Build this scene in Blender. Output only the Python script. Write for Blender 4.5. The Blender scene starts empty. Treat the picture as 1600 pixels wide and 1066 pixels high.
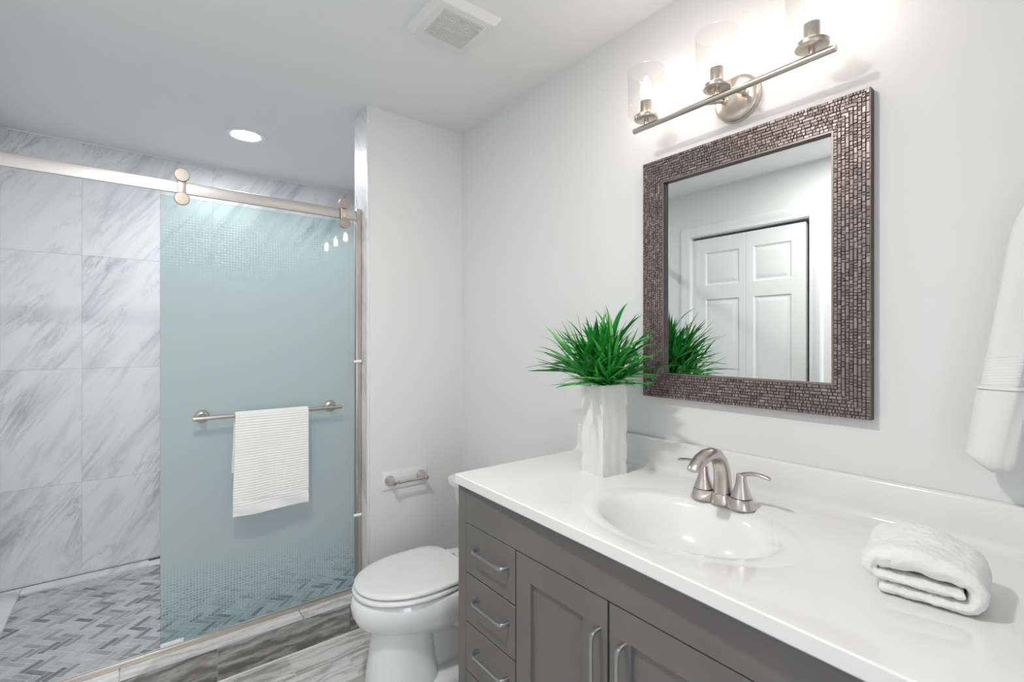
import bpy, bmesh, math, random
from mathutils import Vector, Matrix
random.seed(7)
PI = math.pi
S = bpy.context.scene
C = S.collection

# ------------------------------------------------------------------ camera
cam_data = bpy.data.cameras.new('camera')
cam = bpy.data.objects.new('camera', cam_data)
C.objects.link(cam)
cam.location = (0, 0, 1.341)
cam.rotation_euler = (math.radians(90), 0, math.radians(-38))
cam_data.sensor_width = 36
cam_data.lens = 36 * 750 / 1600
cam_data.shift_y = -2 / 1600
cam_data.clip_start = 0.02
S.camera = cam

# ------------------------------------------------------------------ world, lights, exposure
S.view_settings.view_transform = 'Standard'
S.view_settings.look = 'None'
S.view_settings.gamma = 1
S.view_settings.use_curve_mapping = False
S.view_settings.exposure = 0.18
world = bpy.data.worlds.new('world')
S.world = world
world.use_nodes = True
wb = world.node_tree.nodes['Background']
wb.inputs[0].default_value = (0.9, 0.95, 1.0, 1)
wb.inputs[1].default_value = 1.0
BULB = 34.0
SHOWER = 9.5
ROOM_FILL = 17.0


def area(name, loc, rot, sx, sy, power, col=(1, 1, 1), shape='RECTANGLE'):
    l = bpy.data.lights.new(name, 'AREA')
    l.shape = shape
    l.size = sx
    l.size_y = sy
    l.energy = power
    l.color = col
    o = bpy.data.objects.new(name, l)
    o.location = loc
    o.rotation_euler = rot
    C.objects.link(o)
    return o


# unseen fill lamp added behind the camera, shining in through the rear opening
area('rear_fill', (-0.20, -1.75, 1.25), (math.radians(90), 0, 0), 1.1, 2.1, 40, (0.93, 0.97, 1.0))

# ------------------------------------------------------------------ node helpers


def new_mat(name):
    m = bpy.data.materials.new(name)
    m.use_nodes = True
    nt = m.node_tree
    return m, nt, nt.nodes['Principled BSDF']


def N(nt, t, **kw):
    n = nt.nodes.new(t)
    for k, v in kw.items():
        setattr(n, k, v)
    return n


def math_node(nt, op, a, b=None, c=None):
    n = nt.nodes.new('ShaderNodeMath')
    n.operation = op
    for i, v in enumerate((a, b, c)):
        if v is None:
            continue
        if isinstance(v, (int, float)):
            n.inputs[i].default_value = v
        else:
            nt.links.new(v, n.inputs[i])
    return n.outputs[0]


def ramp(nt, fac, stops):
    r = nt.nodes.new('ShaderNodeValToRGB')
    e = r.color_ramp.elements
    while len(e) < len(stops):
        e.new(0.5)
    for i, (p, c) in enumerate(stops):
        e[i].position = p
        e[i].color = (c[0], c[1], c[2], 1)
    nt.links.new(fac, r.inputs[0])
    return r.outputs[0]


def mix(nt, fac, a, b, mode='MIX'):
    n = nt.nodes.new('ShaderNodeMix')
    n.data_type = 'RGBA'
    n.blend_type = mode
    for s, v in ((n.inputs[0], fac), (n.inputs[6], a), (n.inputs[7], b)):
        if isinstance(v, (int, float)):
            s.default_value = v
        elif isinstance(v, tuple):
            s.default_value = (v[0], v[1], v[2], 1)
        else:
            nt.links.new(v, s)
    return n.outputs[2]


def mapping(nt, src, scale=(1, 1, 1), rot=(0, 0, 0), loc=(0, 0, 0)):
    m = nt.nodes.new('ShaderNodeMapping')
    m.inputs['Scale'].default_value = scale
    m.inputs['Rotation'].default_value = rot
    m.inputs['Location'].default_value = loc
    nt.links.new(src, m.inputs[0])
    return m.outputs[0]


def noise(nt, vec, scale, detail=3, rough=0.5, dist=0.0):
    n = nt.nodes.new('ShaderNodeTexNoise')
    n.inputs['Scale'].default_value = scale
    n.inputs['Detail'].default_value = detail
    n.inputs['Roughness'].default_value = rough
    n.inputs['Distortion'].default_value = dist
    nt.links.new(vec, n.inputs['Vector'])
    return n.outputs[0]


def bump(nt, bsdf, h, strength=0.2, dist=0.001):
    b = nt.nodes.new('ShaderNodeBump')
    b.inputs['Strength'].default_value = strength
    b.inputs['Distance'].default_value = dist
    nt.links.new(h, b.inputs['Height'])
    nt.links.new(b.outputs[0], bsdf.inputs['Normal'])


def objco(nt):
    return nt.nodes.new('ShaderNodeTexCoord').outputs['Object']


def uvco(nt):
    return nt.nodes.new('ShaderNodeTexCoord').outputs['UV']


def plain(name, col, rough=0.5, metal=0.0, bumps=None, spec=0.5, coat=0.0, var=0.0):
    m, nt, b = new_mat(name)
    b.inputs['Base Color'].default_value = (*col, 1)
    b.inputs['Roughness'].default_value = rough
    b.inputs['Metallic'].default_value = metal
    b.inputs['Specular IOR Level'].default_value = spec
    b.inputs['Coat Weight'].default_value = coat
    co = objco(nt)
    if var:
        f = noise(nt, co, 6, 4)
        c = ramp(nt, f, [(0.3, tuple(x * (1 - var) for x in col)), (0.7, tuple(min(1, x * (1 + var)) for x in col))])
        nt.links.new(c, b.inputs['Base Color'])
    if bumps:
        sc, st, di = bumps
        bump(nt, b, noise(nt, co, sc, 4, 0.6), st, di)
    return m


M = {}
M['paint'] = plain('wall_paint', (0.765, 0.768, 0.772), 0.55, bumps=(350, 0.10, 0.0006))
M['ceiling'] = plain('ceiling_texture', (0.82, 0.82, 0.822), 0.8, bumps=(90, 0.55, 0.003))
M['white_trim'] = plain('white_trim_paint', (0.78, 0.785, 0.79), 0.35, bumps=(60, 0.03, 0.0005))
M['porcelain'] = plain('white_porcelain', (0.80, 0.81, 0.82), 0.08, coat=0.4)
M['plastic'] = plain('white_plastic', (0.80, 0.805, 0.81), 0.28)
M['counter'] = plain('cultured_marble_white', (0.80, 0.80, 0.795), 0.16, coat=0.3, var=0.015)
M['cabinet'] = plain('grey_cabinet_paint', (0.155, 0.148, 0.145), 0.38, bumps=(120, 0.05, 0.0005), var=0.05)
M['dark_gap'] = plain('dark_interior', (0.02, 0.02, 0.02), 0.8)
M['ceramic'] = plain('matte_white_ceramic', (0.76, 0.75, 0.74), 0.45, bumps=(40, 0.06, 0.001))
M['vent'] = plain('vent_white', (0.76, 0.76, 0.75), 0.4)
M['vent_dark'] = plain('vent_slot', (0.12, 0.11, 0.10), 0.8)
M['edge'] = plain('tile_edge_trim', (0.8, 0.8, 0.8), 0.3)
M['grout'] = plain('light_grout', (0.72, 0.72, 0.72), 0.85, bumps=(300, 0.1, 0.0005))
M['white_grout'] = plain('white_grout', (0.84, 0.84, 0.84), 0.85)
M['grout_dark'] = plain('dark_joint', (0.12, 0.12, 0.12), 0.9)
M['bronze'] = plain('dark_bronze', (0.05, 0.045, 0.035), 0.3, metal=0.8)
M['silicone'] = plain('clear_seal_plastic', (0.75, 0.78, 0.78), 0.3)


def metal(name, col, rough, stretch=(400, 6, 6), st=0.0):
    m, nt, b = new_mat(name)
    b.inputs['Base Color'].default_value = (*col, 1)
    b.inputs['Metallic'].default_value = 1
    co = objco(nt)
    f = noise(nt, mapping(nt, co, stretch), 1.0, 3)
    r = nt.nodes.new('ShaderNodeMapRange')
    r.inputs['To Min'].default_value = rough * 0.98
    r.inputs['To Max'].default_value = rough * 1.02
    nt.links.new(f, r.inputs[0])
    nt.links.new(r.outputs[0], b.inputs['Roughness'])
    return m


M['nickel'] = metal('brushed_nickel', (0.60, 0.56, 0.52), 0.27, (30, 30, 900), 0.004)
M['nickel_warm'] = metal('satin_nickel', (0.62, 0.565, 0.51), 0.30, (8, 300, 300), 0.008)
M['disc'] = metal('spun_nickel_disc', (0.44, 0.39, 0.34), 0.48, (3, 3, 3))
M['rail'] = metal('brushed_rail_metal', (0.62, 0.595, 0.57), 0.40, (3, 400, 400), 0.008)
M['pull'] = metal('pewter_pull', (0.50, 0.50, 0.50), 0.30, (100, 100, 100), 0.03)

# mirror glass
m, nt, b = new_mat('mirror_silver')
b.inputs['Base Color'].default_value = (0.90, 0.93, 0.92, 1)
b.inputs['Metallic'].default_value = 1
b.inputs['Roughness'].default_value = 0.0
M['mirror'] = m

# woven bronze frame
m, nt, b = new_mat('woven_bronze_frame')
at = N(nt, 'ShaderNodeAttribute', attribute_name='tone')
c = ramp(nt, at.outputs['Fac'], [(0.0, (0.11, 0.082, 0.075)), (0.5, (0.25, 0.20, 0.185)), (1.0, (0.42, 0.35, 0.33))])
nt.links.new(c, b.inputs['Base Color'])
b.inputs['Roughness'].default_value = 0.36
b.inputs['Metallic'].default_value = 0.4
bump(nt, b, noise(nt, objco(nt), 500, 3), 0.15, 0.0005)
M['frame'] = m
M['frame_dark'] = plain('dark_frame_base', (0.07, 0.05, 0.045), 0.45, metal=0.2)

# marble wall tile (UV in metres, each tile its own offset)
m, nt, b = new_mat('veined_marble_tile')
uv = uvco(nt)
r1 = mapping(nt, uv, (1, 1, 1), (0, 0, math.radians(-57)))
w = noise(nt, uv, 3.0, 3)
s1 = mapping(nt, r1, (0.9, 5.0, 1))
big = noise(nt, s1, 1.3, 7, 0.62, 0.9)
s2 = mapping(nt, r1, (1.3, 7.0, 1), loc=(4, 7, 0))
thin = noise(nt, s2, 1.1, 9, 0.66, 1.2)
ridge = math_node(nt, 'ABSOLUTE', math_node(nt, 'SUBTRACT', thin, 0.5))
vein = ramp(nt, ridge, [(0.0, (0.60, 0.60, 0.60)), (0.018, (0.26, 0.26, 0.26)), (0.060, (0, 0, 0))])
mask = ramp(nt, noise(nt, mapping(nt, r1, (1, 2, 1), loc=(2, 2, 5)), 2.2, 3), [(0.42, (0, 0, 0)), (0.66, (1, 1, 1))])
veinm = mix(nt, 1.0, vein, mask, 'MULTIPLY')
base = ramp(nt, big, [(0.25, (0.43, 0.455, 0.47)), (0.38, (0.65, 0.665, 0.675)), (0.48, (0.76, 0.765, 0.77)), (0.72, (0.80, 0.80, 0.805))])
colr = mix(nt, veinm, base, (0.26, 0.28, 0.30))
nt.links.new(colr, b.inputs['Base Color'])
b.inputs['Roughness'].default_value = 0.36
M['marble'] = m

# mosaic stone
m, nt, b = new_mat('grey_stone_mosaic')
at = N(nt, 'ShaderNodeAttribute', attribute_name='tone')
uv = uvco(nt)
f = noise(nt, mapping(nt, uv, (14, 110, 1)), 1.0, 5, 0.6, 0.8)
v = math_node(nt, 'ADD', math_node(nt, 'MULTIPLY', at.outputs['Fac'], 0.70), math_node(nt, 'MULTIPLY', f, 0.60))
c = ramp(nt, v, [(0.25, (0.10, 0.11, 0.115)), (0.45, (0.24, 0.255, 0.265)), (0.70, (0.44, 0.46, 0.465)), (0.95, (0.56, 0.57, 0.58))])
nt.links.new(c, b.inputs['Base Color'])
b.inputs['Roughness'].default_value = 0.4
M['mosaic'] = m


def wood_tile(name, lo, mid, hi, warm=0.0):
    m, nt, b = new_mat(name)
    uv = uvco(nt)
    wv = N(nt, 'ShaderNodeTexWave', wave_type='BANDS', bands_direction='Y')
    wv.inputs['Scale'].default_value = 5
    wv.inputs['Distortion'].default_value = 14
    wv.inputs['Detail'].default_value = 4
    wv.inputs['Detail Scale'].default_value = 1.3
    wv.inputs['Detail Roughness'].default_value = 0.6
    nt.links.new(mapping(nt, uv, (0.5, 1.5, 1)), wv.inputs['Vector'])
    fine = noise(nt, mapping(nt, uv, (4, 60, 1)), 1.0, 6, 0.65, 0.4)
    blot = noise(nt, mapping(nt, uv, (2.2, 8, 1)), 1.0, 4, 0.6, 0.8)
    v = math_node(nt, 'MULTIPLY', wv.outputs['Fac'], 0.22)
    v = math_node(nt, 'ADD', v, math_node(nt, 'MULTIPLY', fine, 0.38))
    v = math_node(nt, 'ADD', v, math_node(nt, 'MULTIPLY', blot, 0.55))
    at = N(nt, 'ShaderNodeAttribute', attribute_name='tone')
    v = math_node(nt, 'ADD', v, math_node(nt, 'MULTIPLY', math_node(nt, 'SUBTRACT', at.outputs['Fac'], 0.5), 0.3))
    c = ramp(nt, v, [(0.34, lo), (0.54, mid), (0.74, hi)])
    if warm:
        w = ramp(nt, noise(nt, mapping(nt, uv, (1.5, 3, 1), loc=(3, 1, 0)), 1.2, 2), [(0.5, (0, 0, 0)), (0.62, (warm, warm, warm))])
        c = mix(nt, w, c, (0.30, 0.27, 0.22))
    nt.links.new(c, b.inputs['Base Color'])
    b.inputs['Roughness'].default_value = 0.38
    bump(nt, b, fine, 0.15, 0.001)
    return m


M['plank'] = wood_tile('grey_wood_look_tile', (0.22, 0.215, 0.21), (0.52, 0.515, 0.51), (0.76, 0.76, 0.76), 0.5)
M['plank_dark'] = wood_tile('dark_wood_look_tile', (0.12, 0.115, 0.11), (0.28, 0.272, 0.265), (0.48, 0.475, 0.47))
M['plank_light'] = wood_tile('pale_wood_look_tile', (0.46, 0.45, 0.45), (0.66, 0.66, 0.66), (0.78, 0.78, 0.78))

# clear thin glass (lamp shades)
m, nt, b = new_mat('clear_shade_glass')
nt.nodes.remove(b)
out = nt.nodes['Material Output']
tr = N(nt, 'ShaderNodeBsdfTransparent')
tr.inputs[0].default_value = (0.975, 0.975, 0.972, 1)
gl = N(nt, 'ShaderNodeBsdfGlossy')
gl.inputs['Roughness'].default_value = 0.03
fr = N(nt, 'ShaderNodeLayerWeight')
fr.inputs[0].default_value = 0.12
ms = N(nt, 'ShaderNodeMixShader')
nt.links.new(math_node(nt, 'MULTIPLY', fr.outputs['Facing'], 0.28), ms.inputs[0])
nt.links.new(tr.outputs[0], ms.inputs[1])
nt.links.new(gl.outputs[0], ms.inputs[2])
nt.links.new(ms.outputs[0], out.inputs[0])
M['shade'] = m

# frosted shower glass: etched film that breaks into a grid of clear squares towards both ends
m, nt, b = new_mat('frosted_shower_glass')
nt.nodes.remove(b)
out = nt.nodes['Material Output']
co = N(nt, 'ShaderNodeTexCoord').outputs['Object']
sep = N(nt, 'ShaderNodeSeparateXYZ')
nt.links.new(co, sep.inputs[0])
P_ = 0.0108


def cell(s):
    f = math_node(nt, 'FRACT', math_node(nt, 'DIVIDE', math_node(nt, 'ADD', s, 10.0), P_))
    return math_node(nt, 'ABSOLUTE', math_node(nt, 'SUBTRACT', f, 0.5))


r = math_node(nt, 'MAXIMUM', cell(sep.outputs['X']), cell(sep.outputs['Z']))


def mrange(src, a, b_, c, d):
    n = N(nt, 'ShaderNodeMapRange')
    n.inputs['From Min'].default_value = a
    n.inputs['From Max'].default_value = b_
    n.inputs['To Min'].default_value = c
    n.inputs['To Max'].default_value = d
    nt.links.new(src, n.inputs[0])
    return n.outputs[0]


sb = mrange(sep.outputs['Z'], 0.56, 0.20, 0.02, 0.49)
st_ = mrange(sep.outputs['Z'], 1.48, 1.86, 0.0, 0.50)
sz = math_node(nt, 'MAXIMUM', sb, st_)
frost = math_node(nt, 'GREATER_THAN', r, sz)
dif = N(nt, 'ShaderNodeBsdfDiffuse')
dif.inputs[0].default_value = (0.62, 0.665, 0.675, 1)
trl = N(nt, 'ShaderNodeBsdfTranslucent')
trl.inputs[0].default_value = (0.77, 0.86, 0.86, 1)
tr = N(nt, 'ShaderNodeBsdfTransparent')
tr.inputs[0].default_value = (0.86, 0.935, 0.93, 1)
m1 = N(nt, 'ShaderNodeMixShader')
m1.inputs[0].default_value = 0.55
nt.links.new(dif.outputs[0], m1.inputs[1])
nt.links.new(trl.outputs[0], m1.inputs[2])
m1b = N(nt, 'ShaderNodeMixShader')
m1b.inputs[0].default_value = 0.12
nt.links.new(m1.outputs[0], m1b.inputs[1])
nt.links.new(tr.outputs[0], m1b.inputs[2])
m2 = N(nt, 'ShaderNodeMixShader')
nt.links.new(math_node(nt, 'MULTIPLY', frost, 0.93), m2.inputs[0])
nt.links.new(tr.outputs[0], m2.inputs[1])
nt.links.new(m1b.outputs[0], m2.inputs[2])
gl = N(nt, 'ShaderNodeBsdfGlossy')
gl.inputs['Roughness'].default_value = 0.02
fr = N(nt, 'ShaderNodeFresnel')
fr.inputs[0].default_value = 1.5
m3 = N(nt, 'ShaderNodeMixShader')
nt.links.new(math_node(nt, 'MULTIPLY', fr.outputs[0], 0.55), m3.inputs[0])
nt.links.new(m2.outputs[0], m3.inputs[1])
nt.links.new(gl.outputs[0], m3.inputs[2])
nt.links.new(m3.outputs[0], out.inputs[0])
M['frost'] = m


def emis(name, col, s):
    m = bpy.data.materials.new(name)
    m.use_nodes = True
    b = m.node_tree.nodes['Principled BSDF']
    b.inputs['Base Color'].default_value = (1, 1, 1, 1)
    b.inputs['Emission Color'].default_value = (*col, 1)
    b.inputs['Emission Strength'].default_value = s
    return m


M['bulb'] = emis('lit_candle_bulb', (1.0, 0.88, 0.76), BULB)
M['lens'] = emis('lit_downlight_lens', (0.92, 0.97, 1.0), 20.0)

# towel cloths
m, nt, b = new_mat('white_terry')
b.inputs['Base Color'].default_value = (0.82, 0.82, 0.81, 1)
b.inputs['Roughness'].default_value = 0.95
b.inputs['Sheen Weight'].default_value = 0.3
bump(nt, b, noise(nt, objco(nt), 420, 4, 0.7), 0.6, 0.002)
M['terry'] = m
M['ribbed'] = plain('white_ribbed_cotton', (0.82, 0.82, 0.815), 0.95, bumps=(600, 0.4, 0.001))
M['band'] = plain('woven_towel_band', (0.80, 0.80, 0.80), 0.8, bumps=(900, 0.4, 0.0008))

# grass leaves
m, nt, b = new_mat('artificial_grass_leaf')
at = N(nt, 'ShaderNodeAttribute', attribute_name='tone')
c = ramp(nt, at.outputs['Fac'], [(0.0, (0.006, 0.09, 0.010)), (0.45, (0.016, 0.27, 0.030)), (0.8, (0.05, 0.46, 0.07)), (1.0, (0.22, 0.58, 0.16))])
nt.links.new(c, b.inputs['Base Color'])
b.inputs['Roughness'].default_value = 0.42
M['leaf'] = m

# ------------------------------------------------------------------ mesh builder


class MB:
    def __init__(self):
        self.b = bmesh.new()
        self.tone = self.b.faces.layers.float.new('tone')
        self.uv = self.b.loops.layers.uv.new('UVMap')

    def face(self, vs, tone=0.5, uvs=None, smooth=False):
        try:
            f = self.b.faces.new(vs)
        except ValueError:
            return None
        f[self.tone] = tone
        f.smooth = smooth
        if uvs:
            for l, u in zip(f.loops, uvs):
                l[self.uv].uv = u
        return f

    def box(self, a, c, tone=0.5, bev=0.0, mtx=None, seg=2):
        x0, y0, z0 = a
        x1, y1, z1 = c
        vs = [self.b.verts.new(p) for p in ((x0, y0, z0), (x1, y0, z0), (x1, y1, z0), (x0, y1, z0), (x0, y0, z1), (x1, y0, z1), (x1, y1, z1), (x0, y1, z1))]
        fs = []
        for q in ((0, 3, 2, 1), (4, 5, 6, 7), (0, 1, 5, 4), (1, 2, 6, 5), (2, 3, 7, 6), (3, 0, 4, 7)):
            fs.append(self.face([vs[i] for i in q], tone))
        if mtx:
            for v in vs:
                v.co = mtx @ v.co
        if bev:
            es = set(e for f in fs for e in f.edges)
            r = bmesh.ops.bevel(self.b, geom=list(es), offset=bev, segments=seg, affect='EDGES', profile=0.5)
            for f in r['faces']:
                f[self.tone] = tone
                f.smooth = True
        return self

    def tube(self, pts, rad, n=16, cap=True, squash=None, up=None, smooth=True):
        pts = [Vector(p) for p in pts]
        if not isinstance(rad, (list, tuple)):
            rad = [rad] * len(pts)
        rings = []
        prev = None
        for i, p in enumerate(pts):
            if i == 0:
                t = pts[1] - p
            elif i == len(pts) - 1:
                t = p - pts[i - 1]
            else:
                t = (pts[i + 1] - p).normalized() + (p - pts[i - 1]).normalized()
            t.normalize()
            if prev is None:
                u = Vector(up) if up else (Vector((0, 0, 1)) if abs(t.z) < 0.9 else Vector((0, 1, 0)))
            else:
                u = prev
            u = (u - t * u.dot(t)).normalized()
            prev = u
            w = t.cross(u)
            sq = squash[i] if squash else 1.0
            rings.append([self.b.verts.new(p + (u * math.cos(2 * PI * k / n) * sq + w * math.sin(2 * PI * k / n)) * rad[i]) for k in range(n)])
        for i in range(len(rings) - 1):
            for k in range(n):
                self.face([rings[i][k], rings[i][(k + 1) % n], rings[i + 1][(k + 1) % n], rings[i + 1][k]], smooth=smooth)
        if cap:
            self.face(list(reversed(rings[0])))
            self.face(rings[-1])
        return self

    def lathe(self, prof, center=(0, 0, 0), axis='Z', n=32, mtx=None, sx=1, sy=1, close=False):
        rings = []
        for r, z in prof:
            ring = []
            if r < 1e-6:
                p = Vector((0, 0, z))
                ring = [p]
            else:
                ring = [Vector((r * math.cos(2 * PI * k / n) * sx, r * math.sin(2 * PI * k / n) * sy, z)) for k in range(n)]
            vs = []
            for p in ring:
                if axis == 'X':
                    p = Vector((p.z, p.x, p.y))
                elif axis == 'Y':
                    p = Vector((p.y, p.z, p.x))
                if mtx:
                    p = mtx @ p
                vs.append(self.b.verts.new(p + Vector(center)))
            rings.append(vs)
        for a, c in zip(rings, rings[1:]):
            for k in range(n):
                k2 = (k + 1) % n
                if len(a) == 1 and len(c) > 1:
                    self.face([a[0], c[k2], c[k]][::-1], smooth=True)
                elif len(c) == 1 and len(a) > 1:
                    self.face([a[k], a[k2], c[0]], smooth=True)
                elif len(a) > 1:
                    self.face([a[k], a[k2], c[k2], c[k]], smooth=True)
        return self

    def prism(self, outline, z0, z1, bev=0.0, tone=0.5, smooth=False):
        """outline: list of (x, y), extruded z0..z1"""
        lo = [self.b.verts.new((x, y, z0)) for x, y in outline]
        hi = [self.b.verts.new((x, y, z1)) for x, y in outline]
        n = len(outline)
        f1 = self.face(list(reversed(lo)), tone)
        f2 = self.face(hi, tone)
        for i in range(n):
            self.face([lo[i], lo[(i + 1) % n], hi[(i + 1) % n], hi[i]], tone, smooth=smooth)
        if bev:
            es = list(f2.edges) + list(f1.edges)
            r = bmesh.ops.bevel(self.b, geom=es, offset=bev, segments=3, affect='EDGES', profile=0.5)
            for f in r['faces']:
                f.smooth = True
        return self

    def grid(self, fn, nu, nv, smooth=True, closed_u=False, tone=0.5):
        vs = [[self.b.verts.new(fn(i / nu, j / nv)) for j in range(nv + 1)] for i in range(nu + (0 if closed_u else 1))]
        for i in range(nu):
            i2 = (i + 1) % len(vs)
            for j in range(nv):
                self.face([vs[i][j], vs[i2][j], vs[i2][j + 1], vs[i][j + 1]], tone, smooth=smooth)
        return vs

    def build(self, name, mat, parent=None, loc=None, recalc=True, sharp=35):
        if recalc:
            bmesh.ops.recalc_face_normals(self.b, faces=self.b.faces)
        me = bpy.data.meshes.new(name)
        self.b.to_mesh(me)
        self.b.free()
        if isinstance(mat, (list, tuple)):
            for mm in mat:
                me.materials.append(mm)
        else:
            me.materials.append(mat)
        if sharp:
            me.set_sharp_from_angle(angle=math.radians(sharp))
        o = bpy.data.objects.new(name, me)
        C.objects.link(o)
        if loc:
            o.location = loc
        if parent:
            o.parent = parent
        return o


def tag(o, label=None, cat=None, group=None, kind=None):
    if label:
        o['label'] = label
    if cat:
        o['category'] = cat
    if group:
        o['group'] = group
    if kind:
        o['kind'] = kind
    return o


def empty(name, loc, label, cat, group=None):
    o = bpy.data.objects.new(name, None)
    o.empty_display_size = 0.05
    C.objects.link(o)
    o.location = loc
    return tag(o, label, cat, group)


def struct(o, label=None, cat=None):
    o['kind'] = 'structure'
    if label:
        o['label'] = label
    if cat:
        o['category'] = cat
    return o


# ------------------------------------------------------------------ dimensions
XL, XR = -0.56, 1.37          # left / right (vanity) wall
YF, YB = -0.90, 3.58          # wall behind camera, shower back wall
ZC = 2.44
PX0, PY0, PY1 = 0.855, 2.19, 2.36   # partition stub beside the shower
CURB = 0.133
SF = 0.030                    # shower floor level

# ------------------------------------------------------------------ room shell
o = MB().box((XL - 0.12, -2.4, -0.12), (XR + 0.12, YB + 0.12, -0.0012)).build('floor', M['grout'])
struct(o, 'grey wood look plank tile floor', 'floor')
# floor planks (setting, same floor)
mb = MB()
pw = 0.152
y = PY0 - 0.004
row = 0
while y > -1.0:
    x = XL - random.random() * 0.6
    if row == 0:
        x = 0.50 - 0.61 * 3
    while x < XR:
        xa, xb = max(x + 0.0015, XL), min(x + 0.61 - 0.0015, XR)
        if xb - xa > 0.02:
            ox, oy = random.random() * 50, random.random() * 50
            tone = random.uniform(0.2, 0.9)
            if row < 3:
                tone = random.uniform(0.7, 0.95)
            ya, yb = y - pw + 0.003, y
            vs = [mb.b.verts.new(p) for p in ((xa, ya, 0), (xb, ya, 0), (xb, yb, 0), (xa, yb, 0))]
            mb.face(vs, tone, [(xa + ox, ya + oy), (xb + ox, ya + oy), (xb + ox, yb + oy), (xa + ox, yb + oy)])
            lo = [mb.b.verts.new((v.co.x, v.co.y, -0.006)) for v in vs]
            for i in range(4):
                mb.face([vs[i], vs[(i + 1) % 4], lo[(i + 1) % 4], lo[i]][::-1], tone)
        x += 0.61
    y -= pw
    row += 1
planks = mb.build('planks', M['plank'], o, recalc=False)

o = MB().box((XL - 0.12, -2.4, ZC), (XR + 0.12, YB + 0.12, ZC + 0.1)).build('ceiling', M['ceiling'])
struct(o, 'white textured ceiling', 'ceiling')
o = MB().box((XR, -2.4, -0.12), (XR + 0.12, YB + 0.12, ZC)).build('wall_right', M['paint'])
struct(o, 'light grey painted wall behind the vanity', 'wall')

# left wall with closet opening
DY0, DY1, DZ = 1.203, 2.016, 2.105
mb = MB()
mb.box((XL - 0.12, -2.4, -0.12), (XL, DY0, ZC))
mb.box((XL - 0.12, DY1, -0.12), (XL, YB + 0.12, ZC))
mb.box((XL - 0.12, DY0, DZ), (XL, DY1, ZC))
o = mb.build('wall_left', M['paint'])
struct(o, 'light grey painted wall with closet door, seen in the mirror', 'wall')
# unseen rear wall; its doorway is added to let the fill lamp in
mb = MB()
mb.box((XL, YF - 0.1, 0), (-0.53, YF, ZC))
mb.box((0.12, YF - 0.1, 0), (XR, YF, ZC))
mb.box((-0.53, YF - 0.1, 2.06), (0.12, YF, ZC))
struct(mb.build('wall_front', M['paint']), 'light grey wall behind the camera, opening added for the fill light', 'wall')
o = MB().box((XL, YB, -0.12), (XR, YB + 0.12, ZC)).build('wall_back', M['grout'])
struct(o, 'veined marble tiled back wall of the shower', 'wall')


def tile_face(mb, o, du, dv, n, u0, u1, v0, v1, uo, vo, thick=0.0035, gap=0.0005):
    """raised tile on plane; o origin, du/dv unit vectors, n normal, with its own random UV offset"""
    o, du, dv, n = Vector(o), Vector(du), Vector(dv), Vector(n)
    u0 += gap
    u1 -= gap
    v0 += gap
    v1 -= gap
    top = [mb.b.verts.new(o + du * a + dv * c + n * thick) for a, c in ((u0, v0), (u1, v0), (u1, v1), (u0, v1))]
    mb.face(top, random.random(), [(u0 + uo, v0 + vo), (u1 + uo, v0 + vo), (u1 + uo, v1 + vo), (u0 + uo, v1 + vo)])
    lo = [mb.b.verts.new(o + du * a + dv * c) for a, c in ((u0, v0), (u1, v0), (u1, v1), (u0, v1))]
    for i in range(4):
        mb.face([lo[i], lo[(i + 1) % 4], top[(i + 1) % 4], top[i]], 0.5)


def tiled(mb, o, du, dv, n, us, vs):
    for a, c in zip(us, us[1:]):
        for d, e in zip(vs, vs[1:]):
            tile_face(mb, o, du, dv, n, a, c, d, e, random.random() * 40, random.random() * 40)


zs = [SF, 0.565, 1.198, 1.818, ZC]
zs = [SF, 0.551, 1.181, 1.811, ZC]
mb = MB()
tiled(mb, (0, YB, 0), (1, 0, 0), (0, 0, 1), (0, -1, 0), [XL, -0.241, 0.379, 0.999, XR], zs)
t = mb.build('marble_tiles', M['marble'], o, recalc=True)
# marble on the left wall of the shower, the shower side of the partition and the right shower wall
mb = MB()
tiled(mb, (XL, 0, 0), (0, 1, 0), (0, 0, 1), (1, 0, 0), [PY0, 2.51, 2.83, 3.15, 3.47, YB - 0.004], zs)
t = struct(mb.build('wall_left', M['marble'], recalc=True), 'marble tiles on the left shower wall', 'wall')
mb = MB()
tiled(mb, (XR, 0, 0), (0, 1, 0), (0, 0, 1), (-1, 0, 0), [PY1, 2.68, 3.0, 3.3, YB - 0.004], zs)
t = struct(mb.build('wall_right', M['marble'], recalc=True), 'marble tiles on the right shower wall', 'wall')

# partition stub
o = MB().box((PX0, PY0, 0), (XR, PY1, ZC)).build('wall_partition', M['paint'])
struct(o, 'white painted wall end between the toilet and the shower', 'wall')
mb = MB()
tiled(mb, (PX0, 0, 0), (0, 1, 0), (0, 0, 1), (-1, 0, 0), [PY0 + 0.006, PY1], [0.0, CURB] + zs[1:])
tiled(mb, (0, PY1, 0), (1, 0, 0), (0, 0, 1), (0, 1, 0), [PX0, 1.15, XR], zs)
mb.build('marble_tiles', M['marble'], o)
MB().box((PX0 - 0.006, PY0 - 0.004, 0), (PX0 + 0.004, PY0 + 0.006, ZC), bev=0.0015).build('edge_trim', M['edge'], o)

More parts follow.
